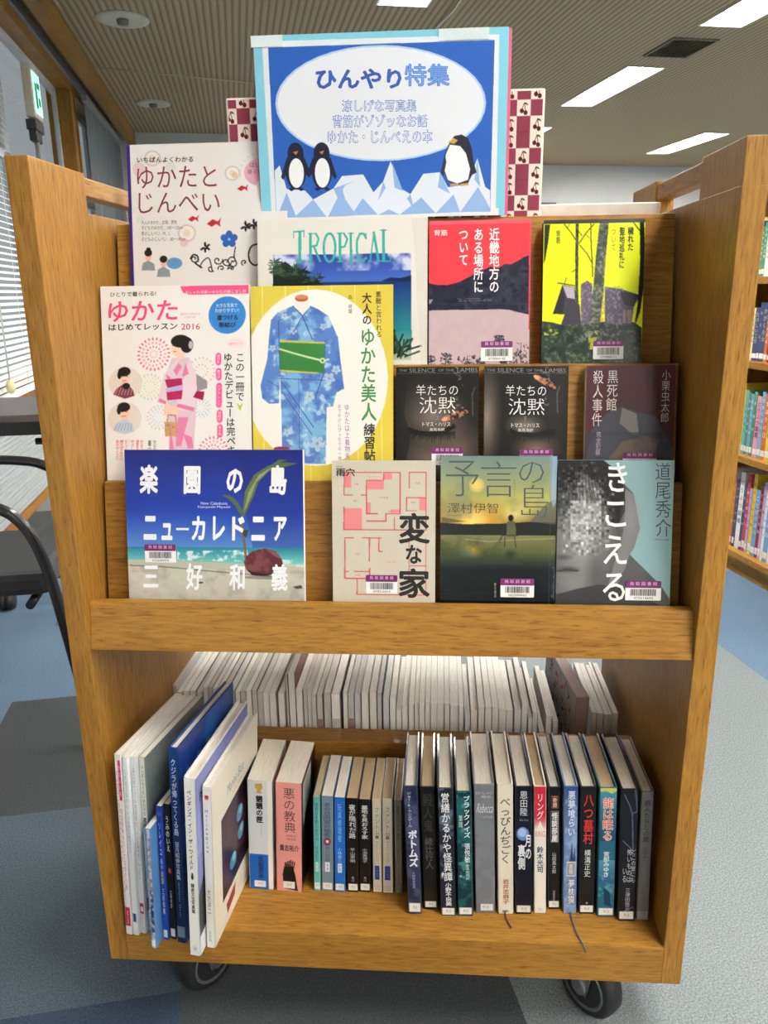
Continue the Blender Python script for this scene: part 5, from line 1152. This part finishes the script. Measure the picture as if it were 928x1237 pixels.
def sp_aku(p):
    p.rect(0, 0, 10, 100, (224, 152, 146)); p.vt('悪の教典', 5.2, 4, 45, 5.0, (40, 32, 34), -.004, 5.6); p.ht('LESSON OF', 4, 47, 8, 48.6, (60, 40, 44)); p.ht('THE EVIL', 4, 50, 8, 51.6, (60, 40, 44)); p.ht('貴志祐介', 1.2, 56, 9.2, 62, (44, 34, 36), .02)
    for k in range(6): p.poly([(3.4+k*.75, 70+abs(k-3)*.8), (3.9+k*.75, 70+abs(k-3)*.8), (3.6+k*.65, 80), (2.9+k*.7, 80)], (22, 20, 20))
    p.poly([(3, 77), (6.6, 76), (7.6, 84), (8.6, 99), (2.8, 97), (2.4, 84)], (22, 20, 20)); p.rect(2.6, 90.5, 7.4, 97, (226, 222, 216)); p.ht('913', 4.2, 92.8, 6, 94.6, (130, 90, 90))
def bunko(col, a, ac, b, bc, sticker=None, extra=None, lb=True, sc=None, wa=7.0):
    def f(p):
        p.rect(0, 0, 10, 100, col); p.vt(a, 5, 6, 46 if extra is None else 42, wa, ac, .006); p.vt(b, 5, 52, 68, 5.2, bc)
        if extra: extra(p)
        if sticker: p.rect(2.8, 69, 7.2, 79, sticker); p.vt('ホ', 5, 70, 74, 3.6, sc or (40, 50, 90)); p.vt('ま', 5, 74, 78, 3.6, sc or (40, 50, 90))
        if lb: lab(p, 91, 98)
    return f
def sp_ph(n):
    def f(p):
        p.rect(0, 0, 10, 100, (206, 200, 180)); p.vt('ファントム', 5, 8, 38, 6.4, (96, 90, 78)); p.rect(3.2, 38.6, 6.8, 42, (30, 30, 34)); p.vt(n, 5, 38.8, 41.8, 3, (226, 226, 220)); p.vt('ディーン・クーンツ', 5, 44, 67, 5.0, (90, 84, 74)); p.rect(1.8, 71, 7.8, 86, (30, 54, 140)); p.vt('ハヤカワ', 4.8, 72, 85, 3.6, (120, 150, 220)); p.ht(n, 3.6, 89, 6, 90.4, (90, 84, 74)); p.rect(1, 92, 9, 98, (190, 184, 166))
    return f
def sp_vr(p):
    p.rect(0, 0, 10, 100, (52, 58, 86)); m = np.ones((p.H, p.W)); p.mottle(m, (84, 90, 118), .012, .5, 3, .8); p.mottle(m, (30, 34, 54), .02, .55, 6, .7); p.vt('ジョー・R・ランズデール', 3.6, 4, 31, 3.6, (216, 218, 226)); p.vt('ボトムズ', 5.4, 33, 62, 7.6, (232, 232, 236), .05); p.vt('大槻寿美枝訳', 5, 66, 79, 2.6, (170, 174, 190)); lab(p, 91, 98)
def sp_mado(p): p.rect(0, 0, 10, 100, (28, 28, 28)); p.vt('殺人鬼', 5, 5, 36, 8, (52, 50, 46), .02); p.vt('綾辻行人', 5, 40, 66, 6.6, (92, 88, 82), .02); p.grad(80, (28, 28, 28), 92, (46, 42, 28)); lab(p, 93, 98)
def sp_eizen(p):
    p.rect(0, 0, 10, 100, (34, 40, 56)); m = p.mask([(0, 0), (10, 0), (10, 70), (0, 70)]); p.mottle(m, (120, 132, 146), .012, .55, 4, .8); p.mottle(m, (20, 24, 36), .02, .55, 8, .7)
    for y in (28, 52): p.line([(0, y), (10, y-1)], .5, (24, 26, 34))
    p.vt('営繕かるかや怪異譚', 4.6, 3, 72, 6.4, (234, 234, 232), .012, 5.6); p.vt('小野不由美', 5.4, 73, 92, 4.6, (228, 228, 228), .02); p.poly([(.8, 66), (2, 64), (2.6, 66), (1.4, 69)], (230, 230, 230)); lab(p, 93.5, 99)
def sp_bn(p):
    p.rect(0, 0, 10, 100, (34, 96, 98)); m = np.ones((p.H, p.W)); p.mottle(m, (16, 44, 52), .016, .5, 5, .8); p.mottle(p.mask([(0, 0), (7, 0), (7, 70), (0, 70)]), (96, 156, 146), .008, .6, 7, .7); p.mottle(p.mask([(0, 66), (10, 66), (10, 78), (0, 78)]), (220, 228, 210), .004, .66, 9, .9); p.vt('ブラックノイズ', 7.0, 3, 36, 5.0, (240, 240, 240), .02); p.vt('葉聞', 2.6, 18, 28, 3.0, (200, 216, 212)); p.vt('張悦敏', 7, 40, 56, 4.2, (236, 236, 236), .01); p.vt('倉本知明訳', 7, 57, 70, 2.8, (210, 220, 216)); lab(p, 93, 98.5)
def sp_reb(p):
    p.rect(0, 0, 10, 100, (126, 128, 134)); p.mottle(np.ones((p.H, p.W)), (112, 112, 120), .016, .52, 6, .5); p.ht('ダフネ・デュ・モーリア', .6, 5, 9.4, 7.6, (196, 198, 206)); p.ht('茅野美ど里訳', 3.6, 8, 8.6, 10, (190, 192, 200)); p.ht('Rebecca', .8, 14, 9.4, 21, (214, 214, 220), -.006, .15); p.ht('レベッカ', 4.4, 23, 9.2, 25.4, (196, 198, 206)); lab(p, 92.5, 98, 2.5, 9)
def sp_bep(p): p.rect(0, 0, 10, 100, (226, 220, 200)); p.vt('べっぴんぢごく', 5, 9, 60, 7.6, (64, 66, 52), .01); p.vt('岩井志麻子', 5.2, 72, 92, 4.6, (160, 34, 34), .01); lab(p, 92.5, 96.5, 1.5, 8.5, False); p.ht('新潮社', 2.6, 97, 7, 98.8, BLKI, .02)
def sp_moon(p): p.rect(0, 0, 10, 100, (22, 26, 42)); p.vt('恩田陸', 5, 3, 22, 5.2, (228, 230, 236)); p.ht('Riku Onda', 2.4, 24.4, 8, 26, (150, 156, 170)); p.ell(4.4, 36, 3.9, 5.2, (112, 142, 206)); p.ell(4.0, 35, 2.6, 3.4, (164, 188, 230)); p.vt('月の', 8, 36, 56, 4.2, (236, 236, 240), .03); p.vt('裏側', 3.6, 44, 64, 5, (226, 226, 232), .03); lab(p, 93, 98.5)
def sp_ring(p): p.rect(0, 0, 10, 100, (232, 228, 216)); p.rect(0, 0, 10, 26, (196, 46, 66)); p.grad(22, (196, 46, 66), 32, (226, 206, 200)); p.vt('リング', 5, 5, 25, 6.4, (244, 232, 230), .01); p.poly([(5, 26), (8, 33), (2, 33)], (236, 230, 228)); p.ht('RING', .8, 34, 9.2, 38.5, (214, 120, 96)); p.vt('鈴木光司', 5, 46, 67, 6.0, (46, 66, 110), .03); lab(p, 95, 99, 1, 9)
def sp_kai(p):
    p.rect(0, 0, 10, 100, (24, 24, 26)); p.rect(2.4, 7, 8, 16.6, (190, 120, 100)); p.rect(2.9, 7.7, 7.5, 16, (60, 34, 34)); p.vt('奇想', 5.2, 8, 15.6, 4.2, (230, 180, 160), .03); p.rect(2, 19, 8.2, 44, (226, 226, 226)); p.rect(2.3, 19.4, 7.9, 43.6, (44, 44, 48)); p.vt('怪談部屋', 5.1, 19.6, 43.4, 5.4, (240, 240, 240), .03); p.vt('山田風太郎', 5, 52, 70, 4.0, (226, 226, 226)); p.vt('出版芸術社', 5, 84, 93, 2.6, (180, 180, 180)); lab(p, 93, 98.5)
def sp_akumu(p):
    p.rect(0, 0, 10, 100, (108, 136, 184)); p.grad(0, (56, 84, 140), 45, (130, 156, 200)); p.mottle(np.ones((p.H, p.W)), (160, 180, 212), .012, .55, 3, .6); p.poly([(5, 52), (6, 42), (7, 56), (8, 46), (9, 58), (4, 58)], (40, 60, 110)); p.vt('悪夢喰らい', 5.4, 3, 38, 6.2, (228, 234, 244), .01); p.rect(2, 58, 9, 70, (214, 206, 186)); p.rect(2.6, 59, 8.4, 69, (150, 150, 160)); p.vt('書棚', 5.4, 60, 68, 3.6, (226, 220, 200)); p.vt('夢枕獏', 6, 72, 92, 5.6, (70, 40, 70), .05); p.vt('夢枕獏', 6, 72, 92, 5.6, (244, 240, 240), .005)
def sp_yatsu(p): p.rect(0, 0, 10, 100, (26, 26, 30)); p.vt('八つ墓村', 5.2, 5, 44, 7.0, (206, 50, 46), .015); p.vt('横溝正史', 5, 48, 70, 4.6, (230, 230, 230)); p.ell(5, 91, .7, .6, (210, 210, 210)); lab(p, 93, 98.5)
def sp_ryu(p):
    p.rect(0, 0, 10, 100, (40, 104, 128)); p.grad(0, (70, 150, 160), 40, (30, 76, 104)); p.poly([(0, 0), (10, 0), (10, 2), (7, 4.5), (4, 2.6), (0, 3)], (196, 200, 110)); p.grad(55, (96, 150, 176), 72, (46, 96, 130)); p.mottle(p.mask([(0, 66), (10, 66), (10, 92), (0, 92)]), (120, 166, 184), .006, .55, 6, .7); p.poly([(3, 76), (7, 80), (8, 92), (4, 90)], (24, 60, 84)); p.vt('龍は眠る', 5, 7, 40, 7.0, (240, 224, 214), .045); p.vt('龍は眠る', 5, 7, 40, 7.0, (206, 56, 46), .0); p.vt('宮部みゆき', 4.6, 48, 68, 4.0, (236, 236, 236), .01); lab(p, 93, 98.5)
def sp_kowai(p):
    p.rect(0, 0, 10, 100, (24, 24, 32)); br = (104, 106, 136)
    for q in ([(1.6, 4), (5, 12), (6.6, 18), (9.6, 16)], [(6.6, 18), (7.4, 36), (7.8, 45)], [(1.4, 38), (5, 42), (8, 46)], [(8, 0), (9.6, 16)], [(1, 96), (5, 91), (9, 89)]): p.line(q, .8, br)
    W = (206, 206, 210); p.vt('どこの家にも', 8.4, 44, 70, 3.0, W); p.vt('怖いものは', 5.8, 44, 70, 3.4, W); p.vt('いる', 3, 58, 70, 3.0, W); p.vt('三津田信三', 5.4, 74, 92, 3.4, (190, 190, 200)); lab(p, 92.5, 98.5)
def sp_ijin(p): p.rect(0, 0, 10, 100, (116, 114, 112)); p.vt('異人たちとの夏', 5, 6, 38, 6.4, (34, 34, 36), .01); p.vt('山田太一', 4.6, 42, 54, 4.4, (40, 40, 42)); p.rect(0, 93, 10, 100, (150, 148, 146)); p.ht('913', 3.4, 94, 6.6, 96.4, (70, 70, 74))

gl, gs, gh = 'tall books at the left end of the lower shelf', 'thick and small paperbacks in the middle of the lower shelf', 'hardcovers at the right end of the lower shelf'
def sb(name, lab_, cat, x0, x1, y, h, d, lean, yaw, col, hard, spine, group, page=PAGE_X, rough=0.35, shrink=0.0006):
    return standing_book(name, lab_, cat, (x0+x1)/2, y, (x1-x0)-shrink, h, d, lean, yaw, col, hard, page, G+0.0597, group, rough, spine, SPC)
sb('magazine', 'white and crimson spined sewing magazine at the far left end', 'magazine', -0.366, -0.356, -0.015, 0.287, 0.165, 3.0, -10, (230, 222, 222), False, sp_magA, gl)
sb('magazine', 'white sewing magazine with blue and teal spine lettering', 'magazine', -0.3555, -0.3465, -0.016, 0.284, 0.165, 3.0, -10, (226, 230, 232), False, sp_magB, gl)
sb('magazine', 'pale grey sewing magazine with dark spine title above a red foot', 'magazine', -0.346, -0.3375, -0.012, 0.282, 0.165, 3.0, -10, (214, 216, 220), False, sp_magC, gl)
mD = sb('magazine', 'white spined magazine with a grey green cover, beside the whale book', 'magazine', -0.337, -0.327, -0.007, 0.279, 0.165, 3.0, -10, (126, 138, 136), False, sp_magD, gl)
sb('picture_book', 'short pale blue picture book with a mottled photo edge', 'book', -0.3225, -0.3135, -0.037, 0.192, 0.11, 3.0, -8, (84, 140, 196), False, sp_small, gl)
sb('photo_book', 'royal blue spined book with yellow characters, left of the black one', 'book', -0.3105, -0.3015, -0.022, 0.216, 0.15, 2.7, -9, (34, 64, 150), False, sp_fblue, gl)
sb('photo_book', 'thin black spined book with white title and a red dot', 'book', -0.301, -0.2915, -0.020, 0.218, 0.15, 2.7, -9, (24, 26, 30), False, sp_umi, gl)
wh = sb('photo_book', 'tall deep blue book with a whale photo on its cover', 'book', -0.2895, -0.2755, -0.026, 0.306, 0.178, 2.8, -8.5, (30, 62, 124), True, sp_whale, gl)
pe = sb('photo_book', 'white spined penguin photo book with lavender cover, jutting out furthest', 'book', -0.2655, -0.2495, -0.046, 0.276, 0.196, 3.0, -6, (234, 234, 232), True, sp_peng, gl)
ma = sb('photo_book', 'cream photo book with a dark undersea picture on its cover', 'book', -0.2465, -0.2335, -0.032, 0.254, 0.186, 3.0, -5.5, (234, 231, 222), True, sp_marine, gl)
def side(o, t, d, h, pr, name='front_cover'):
    pr.emit(o, y=t/2+0.0003, name=name, letters='title_lettering', face='right', place=(0, d/2+0.0005, 0), rough=0.3)
def whale_side():
    pr = Print([(0, 0), (100, 0), (100, 170), (0, 170)], 0.1755, 0.304, (26, 66, 140)); pr.grad(0, (22, 48, 112), 170, (26, 80, 150)); pr.mottle(np.ones((pr.H, pr.W)), (50, 110, 180), .05, .52, 3, .6, 5)
    pr.soft(46, 44, 40, 22, (150, 196, 226), .9); pr.poly([(14, 60), (30, 40), (50, 30), (66, 32), (52, 44), (40, 62), (20, 80)], (96, 160, 210), .8); pr.mottle(pr.mask([(10, 20), (80, 20), (60, 90), (0, 100)]), (190, 220, 236), .012, .6, 7, .7); pr.poly([(0, 90), (40, 70), (90, 90), (100, 140), (40, 150), (0, 130)], (16, 40, 88), .7); return pr
side(wh, 0.0134, 0.1755, 0.304, whale_side())
def peng_side():
    pr = Print([(0, 0), (100, 0), (100, 142), (0, 142)], 0.1935, 0.274, (132, 136, 186)); pr.grad(0, (118, 122, 176), 60, (150, 156, 204)); pr.poly([(0, 100), (60, 88), (100, 96), (100, 142), (0, 142)], (224, 226, 232)); pr.poly([(0, 92), (14, 74), (26, 78), (30, 120), (0, 126)], (56, 58, 60)); pr.ht('PENGUINS IN THE WILD', 6, 14, 92, 21, (38, 38, 62), .03); return pr
side(pe, 0.0154, 0.1935, 0.274, peng_side())
def marine_side():
    pr = Print([(0, 0), (100, 0), (100, 140), (0, 140)], 0.1835, 0.252, (226, 220, 204)); ph = [(17, 40), (96, 36), (96, 110), (17, 114)]; pr.poly(ph, (58, 32, 48)); m = pr.mask(ph); pr.mottle(m, (92, 52, 66), .03, .5, 3, .8, 6); pr.mottle(m, (24, 18, 40), .04, .52, 8, .8, 6)
    for x, y in ((56, 62), (58, 80), (40, 94)): pr.ell(x, y, 7, 7, (96, 150, 176)); pr.ell(x+2, y-2, 3.4, 3.4, (146, 196, 214))
    pr.ht('Marine Blue', 30, 19, 66, 28, (96, 150, 140), .0, .12); pr.ht('大方洋二写真集', 40, 31, 62, 33.5, (190, 120, 110)); pr.poly([(24, 122), (44, 118), (42, 128), (26, 132)], (150, 60, 80)); return pr
side(ma, 0.0124, 0.1835, 0.252, marine_side())
mz = sb('paperback_book', 'thick grey and blue spined paperback with a gold crest', 'book', -0.213, -0.1765, 0.0795, 0.186, 0.108, 2.3, 0, (222, 222, 216), False, sp_maze, gs, PAGE_X)
ak = sb('paperback_book', 'thick pink spined paperback with a black handprint', 'book', -0.1715, -0.1330, 0.0765, 0.186, 0.108, 2.3, -1.5, (224, 152, 146), False, sp_aku, gs, PAGE_X)
def aku_side():
    pr = Print([(0, 0), (60, 0), (60, 100), (0, 100)], 0.106, 0.185, (26, 24, 24)); pr.poly([(6, 4), (40, 4), (40, 30), (14, 36), (6, 36)], (216, 214, 208)); pr.poly([(6, 36), (14, 36), (9, 44)], (216, 214, 208))
    for k in range(8): pr.rect(12+3*k, 8, 13+3*k, 26, (40, 40, 40))
    return pr
side(ak, 0.0379, 0.106, 0.185, aku_side(), 'back_cover')
BK = (
 ('teal spined small paperback', -0.116, -0.1055, 0.081, 0.162, 1.7, (104, 178, 172), bunko((104, 178, 172), '強欲な羊飼いみかん', (60, 90, 110), '美輪和音', (60, 90, 110), (226, 232, 226)), PAGE_TAN),
 ('grey blue spined small paperback with a red disc', -0.104, -0.0865, 0.081, 0.163, 1.7, (116, 136, 152), bunko((116, 136, 152), 'あの日同窓の秘密', (46, 54, 70), '赤川次郎', (46, 54, 70), (232, 232, 232), lambda p: (p.ell(5, 47, 3.2, 4.0, (34, 30, 40)), p.ell(5, 47, 2.6, 3.2, (190, 66, 86)), p.ell(5, 47, 1.2, 1.4, (240, 220, 224)))), PAGE_X),
 ('bright blue spined small paperback', -0.0845, -0.0685, 0.080, 0.162, 1.4, (36, 106, 190), bunko((36, 106, 190), '玩具修理者', (130, 180, 230), '小林泰三', (150, 190, 232), (226, 232, 238), wa=4.6), PAGE_X),
 ('black spined small paperback with two title columns', -0.0655, -0.0485, 0.081, 0.161, 0.8, (22, 22, 24), bunko((22, 22, 24), '夜が隠れた路', (226, 226, 224), '平山夢明', (200, 200, 200), None, lambda p: (p.ell(5, 11, 2.2, 2.6, (150, 150, 146)), p.vt('怪談実話集', 8, 20, 34, 2.2, (190, 190, 190)), p.vt('角川', 5, 83, 89, 3.0, (190, 190, 190)))), PAGE_TAN),
 ('black spined small paperback with one tall title column', -0.0475, -0.0305, 0.082, 0.159, 0.8, (22, 22, 24), bunko((22, 22, 24), '墓地を見おろす家', (230, 230, 228), '小池真理子', (206, 206, 206), None, lambda p: (p.ell(5, 11, 2.2, 2.6, (150, 150, 146)), p.vt('角川', 5, 83, 89, 3.0, (190, 190, 190)))), PAGE_TAN),
 ('cream spined small paperback with a blue block, first of the pair', -0.0275, -0.0140, 0.083, 0.159, 0.4, (206, 200, 180), sp_ph('上'), PAGE_TAN),
 ('cream spined small paperback with a blue block, second of the pair', -0.0125, 0.0025, 0.082, 0.161, 0.3, (206, 200, 180), sp_ph('下'), PAGE_TAN),
 ('drab grey spined small paperback, last before the hardcovers', 0.0055, 0.0165, 0.083, 0.159, 0.0, (128, 124, 112), bunko((128, 124, 112), '壁のなか', (64, 60, 54), 'ダフネ', (64, 60, 54), None, lambda p: p.vt('ハヤカワ文庫', 5, 72, 92, 4, (70, 66, 58)), False, None, 4.6), PAGE_TAN))
for lb_, x0, x1, y, h, le, col, fn, pg in BK:
    sb('paperback_book', lb_, 'book', x0, x1, y, h, 0.104, le, 0, col, False, fn, gs, pg)
HB = (
 ('hardcover with a mottled navy spine and bold white title', 0.0265, 0.0460, 0.043, 0.210, -1.6, (52, 58, 86), sp_vr, PAGE_X),
 ('hardcover with a nearly plain black spine and dim lettering', 0.0485, 0.0690, 0.053, 0.203, -1.6, (28, 28, 28), sp_mado, PAGE_TAN),
 ('hardcover with large white characters over a dark lattice spine', 0.0730, 0.0950, 0.042, 0.209, -1.7, (34, 40, 56), sp_eizen, PAGE_X),
 ('hardcover with a dark teal marbled spine', 0.0975, 0.1195, 0.043, 0.204, -1.7, (34, 80, 84), sp_bn, PAGE_X),
 ('hardcover with a plain grey spine and silver script', 0.1225, 0.1510, 0.050, 0.211, -1.8, (126, 128, 134), sp_reb, PAGE_X),
 ('hardcover with a cream spine and brushed olive title', 0.1545, 0.1770, 0.050, 0.212, -1.9, (226, 220, 200), sp_bep, PAGE_X),
 ('hardcover with a black spine and a blue moon', 0.1790, 0.2030, 0.051, 0.209, -1.9, (22, 26, 42), sp_moon, PAGE_X),
 ('hardcover with a white spine topped in red', 0.2055, 0.2235, 0.054, 0.208, -2.2, (232, 228, 216), sp_ring, PAGE_TAN),
 ('hardcover with a black spine and boxed white title', 0.2265, 0.2440, 0.063, 0.201, -2.2, (24, 24, 26), sp_kai, PAGE_X),
 ('hardcover with a cloudy blue spine', 0.2470, 0.2665, 0.056, 0.208, -2.2, (108, 136, 184), sp_akumu, PAGE_X),
 ('hardcover with a black spine and red title', 0.2690, 0.2915, 0.056, 0.208, -2.3, (26, 26, 30), sp_yatsu, PAGE_X),
 ('hardcover with a sea blue spine and red outlined title', 0.2940, 0.3185, 0.052, 0.210, -2.4, (40, 104, 128), sp_ryu, PAGE_TAN),
 ('hardcover with a black spine crossed by violet twigs', 0.3215, 0.3455, 0.046, 0.213, -2.4, (24, 24, 32), sp_kowai, PAGE_X),
 ('hardcover with a grey spine against the right side panel', 0.3480, 0.3655, 0.049, 0.208, -2.2, (116, 114, 112), sp_ijin, PAGE_X))
for lb_, x0, x1, y, h, le, col, fn, pg in HB:
    sb('hardcover_book', lb_, 'book', x0, x1, y, h, 0.136, le, 0, col, True, fn, gh, pg)
# ribbon bookmarks hanging from two hardcovers
tag(MB().tube([(0.2575, 0.066, G+0.0625), (0.2580, 0.045, G+0.0612), (0.2600, 0.020, G+0.0612), (0.2660, -0.001, G+0.0612), (0.2700, -0.0025, G+0.050)], 0.0011, 6).build('ribbon_bookmark', mat('ribbon_grey', (84, 88, 96), 0.6)), 'thin grey ribbon lying on the shelf under the cloudy blue hardcover', 'bookmark')
tag(MB().tube([(0.164, 0.060, G+0.0622), (0.165, 0.040, G+0.0612), (0.169, 0.028, G+0.0612), (0.171, 0.024, G+0.0612)], 0.0012, 6).build('ribbon_bookmark', mat('ribbon_maroon', (84, 34, 40), 0.6)), 'short maroon ribbon end under the cream spined hardcover', 'bookmark')

# ------------------------------------------------------------------ far side of the lower shelf: a long row of magazines, page edges towards us
REAR = [(-0.3735,-0.3678,.232),(-0.3674,-0.3578,.22),(-0.3573,-0.3471,.221),(-0.3466,-0.3353,.222),(-0.335,-0.3242,.22),(-0.323,-0.315,.23),(-0.3146,-0.3072,.229),(-0.307,-0.3005,.226),(-0.2997,-0.2917,.225),(-0.2913,-0.2815,.224),(-0.2812,-0.2702,.223),(-0.2698,-0.2607,.221),(-0.2601,-0.2521,.223),(-0.2511,-0.2414,.225),(-0.241,-0.2319,.226),(-0.2316,-0.2228,.222),(-0.2224,-0.2119,.22),(-0.2115,-0.2008,.221),(-0.1969,-0.1861,.221),(-0.1839,-0.1796,.255),(-0.1788,-0.1672,.259),(-0.1668,-0.1552,.229),(-0.1547,-0.1484,.23),(-0.148,-0.1418,.229),(-0.1413,-0.1333,.219),(-0.1329,-0.123,.218),(-0.1213,-0.1087,.223),(-0.1078,-0.0936,.222),(-0.0891,-0.0813,.224),(-0.0808,-0.0706,.221),(-0.0701,-0.0595,.221),(-0.0581,-0.0461,.227),(-0.0448,-0.0329,.229),(-0.0325,-0.0246,.223),(-0.023,-0.0124,.216),(-0.0119,-0.0015,.212),(-0.0009,.0077,.195),(.0082,.0186,.202),(.0193,.0287,.207),(.0291,.0364,.208),(.0368,.0463,.208),(.0467,.055,.21),(.0555,.0658,.208),(.0662,.0778,.208),(.0782,.0869,.209),(.0874,.1016,.205),(.102,.1099,.204),(.1119,.1207,.182),(.1213,.1327,.196),(.1332,.144,.203),(.1447,.1555,.204),(.156,.1664,.203),(.1669,.1786,.201),(.1791,.1903,.197),(.192,.2033,.2),(.2035,.2132,.211),(.2145,.221,.187),(.2214,.2302,.195),(.2333,.2419,.161),(.2442,.2532,.189),(.2542,.263,.182),(.3165,.3246,.197),(.3249,.3351,.196),(.336,.3436,.196),(.3441,.3483,.195),(.3487,.3576,.199)]
rr_ = random.Random(8)
cov_l = [(150, 148, 146), (60, 66, 90), (190, 186, 180), (112, 60, 58), (206, 204, 200), (96, 98, 100)]
cov_n = ['grey covered', 'navy covered', 'pale grey', 'maroon covered', 'whitish', 'slate grey']
pg_l = [pagemat('magazine_pages_grey', (196, 192, 186), 'x', .22), pagemat('magazine_pages_white', (226, 224, 218), 'x', .16), pagemat('magazine_pages_cool', (206, 208, 208), 'x', .2)]
for i, (x0, x1, h) in enumerate(REAR):
    ci = {19: 3, 20: 3, 57: 3, 9: 1, 66: 0}.get(i, rr_.choice((0, 0, 2, 2, 4, 4, 4, 5)) if i < 36 else rr_.choice((2, 4, 4, 4, 4, 0)))
    z = G+0.0599; th = x1-x0-0.0003; d = 0.196 if i < 53 else 0.176+0.01*rr_.random()
    if i >= 61: lab_ = '%s thin magazine right of the scribbled one in the rear row, %s in line' % (cov_n[ci], nthw[i-61])
    else: lab_ = '%s thin magazine in the row behind the divider, %s from the left end' % (cov_n[ci], nthw[i])
    o = thing('magazine', lab_, 'magazine', ((x0+x1)/2, 0.268+0.006*rr_.random(), z), group='magazines on the far side of the lower shelf')
    ct = 0.0005
    MB().box(-th/2, -th/2+ct, 0, d, 0, h).box(th/2-ct, th/2, 0, d, 0, h).box(-th/2+ct, th/2-ct, d-ct, d, 0, h).build('cover', mat('rear_cover_%d' % ci, cov_l[ci], 0.45), o)
    k = rr_.random()*0.0008
    MB().box(-th/2+ct, th/2-ct, 0.0004+k, d-ct, 0.0003, h-0.0004).build('page_block', pg_l[rr_.randrange(3)] if i < 36 else pg_l[1], o)
    if i in (25, 27, 29, 32): MB().box(-th/2+0.001, th/2-0.001, -0.0002, 0.0004+k, h-0.075, h-0.045).build('colour_tab', mat('tab_%d' % i, ((150, 120, 116), (190, 190, 186), (150, 116, 120), (220, 216, 212))[(25, 27, 29, 32).index(i)], 0.7), o)
# one soft picture book leans across the gap with its scribbled cover to the left
t = thing('picture_book', 'soft grey book with red and black scribbled cover leaning in the rear row', 'book', (0.2945, 0.268, G+0.0602), (0, math.radians(1.5), math.radians(6)), 'magazines on the far side of the lower shelf')
W_, H_, T_ = 0.20, 0.226, 0.021
MB().box(-T_/2, -T_/2+0.001, 0, W_, 0, H_).box(T_/2-0.001, T_/2, 0, W_, 0, H_).box(-T_/2+0.001, T_/2-0.001, W_-0.001, W_, 0, H_).build('cover', mat('cover_mauve_grey', (150, 136, 136), 0.5), t)
MB().box(-T_/2+0.0011, T_/2-0.0011, 0.0008, W_-0.0012, 0.0005, H_-0.0006).build('page_block', pagemat('pages_mauve', (170, 150, 146), 'x', .2), t)
pr = Print([(0, 0), (100, 0), (100, 110), (0, 110)], W_-0.001, H_-0.001, (176, 170, 168)); r = random.Random(6)
for k in range(46):
    x, y = r.uniform(8, 92), r.uniform(6, 60); pr.line([(x, y), (x+r.uniform(-6, 6), y+r.uniform(-5, 5)), (x+r.uniform(-6, 6), y+r.uniform(-5, 5))], 1.6, (176, 60, 60) if (x > 34 and r.random() < .75) else (50, 46, 50))
pr.emit(t, y=-T_/2-0.0003, name='front_cover', face='left', place=(0, W_/2, 0), rough=0.5)
bpy.data.objects.remove(_to); bpy.data.curves.remove(_tc)
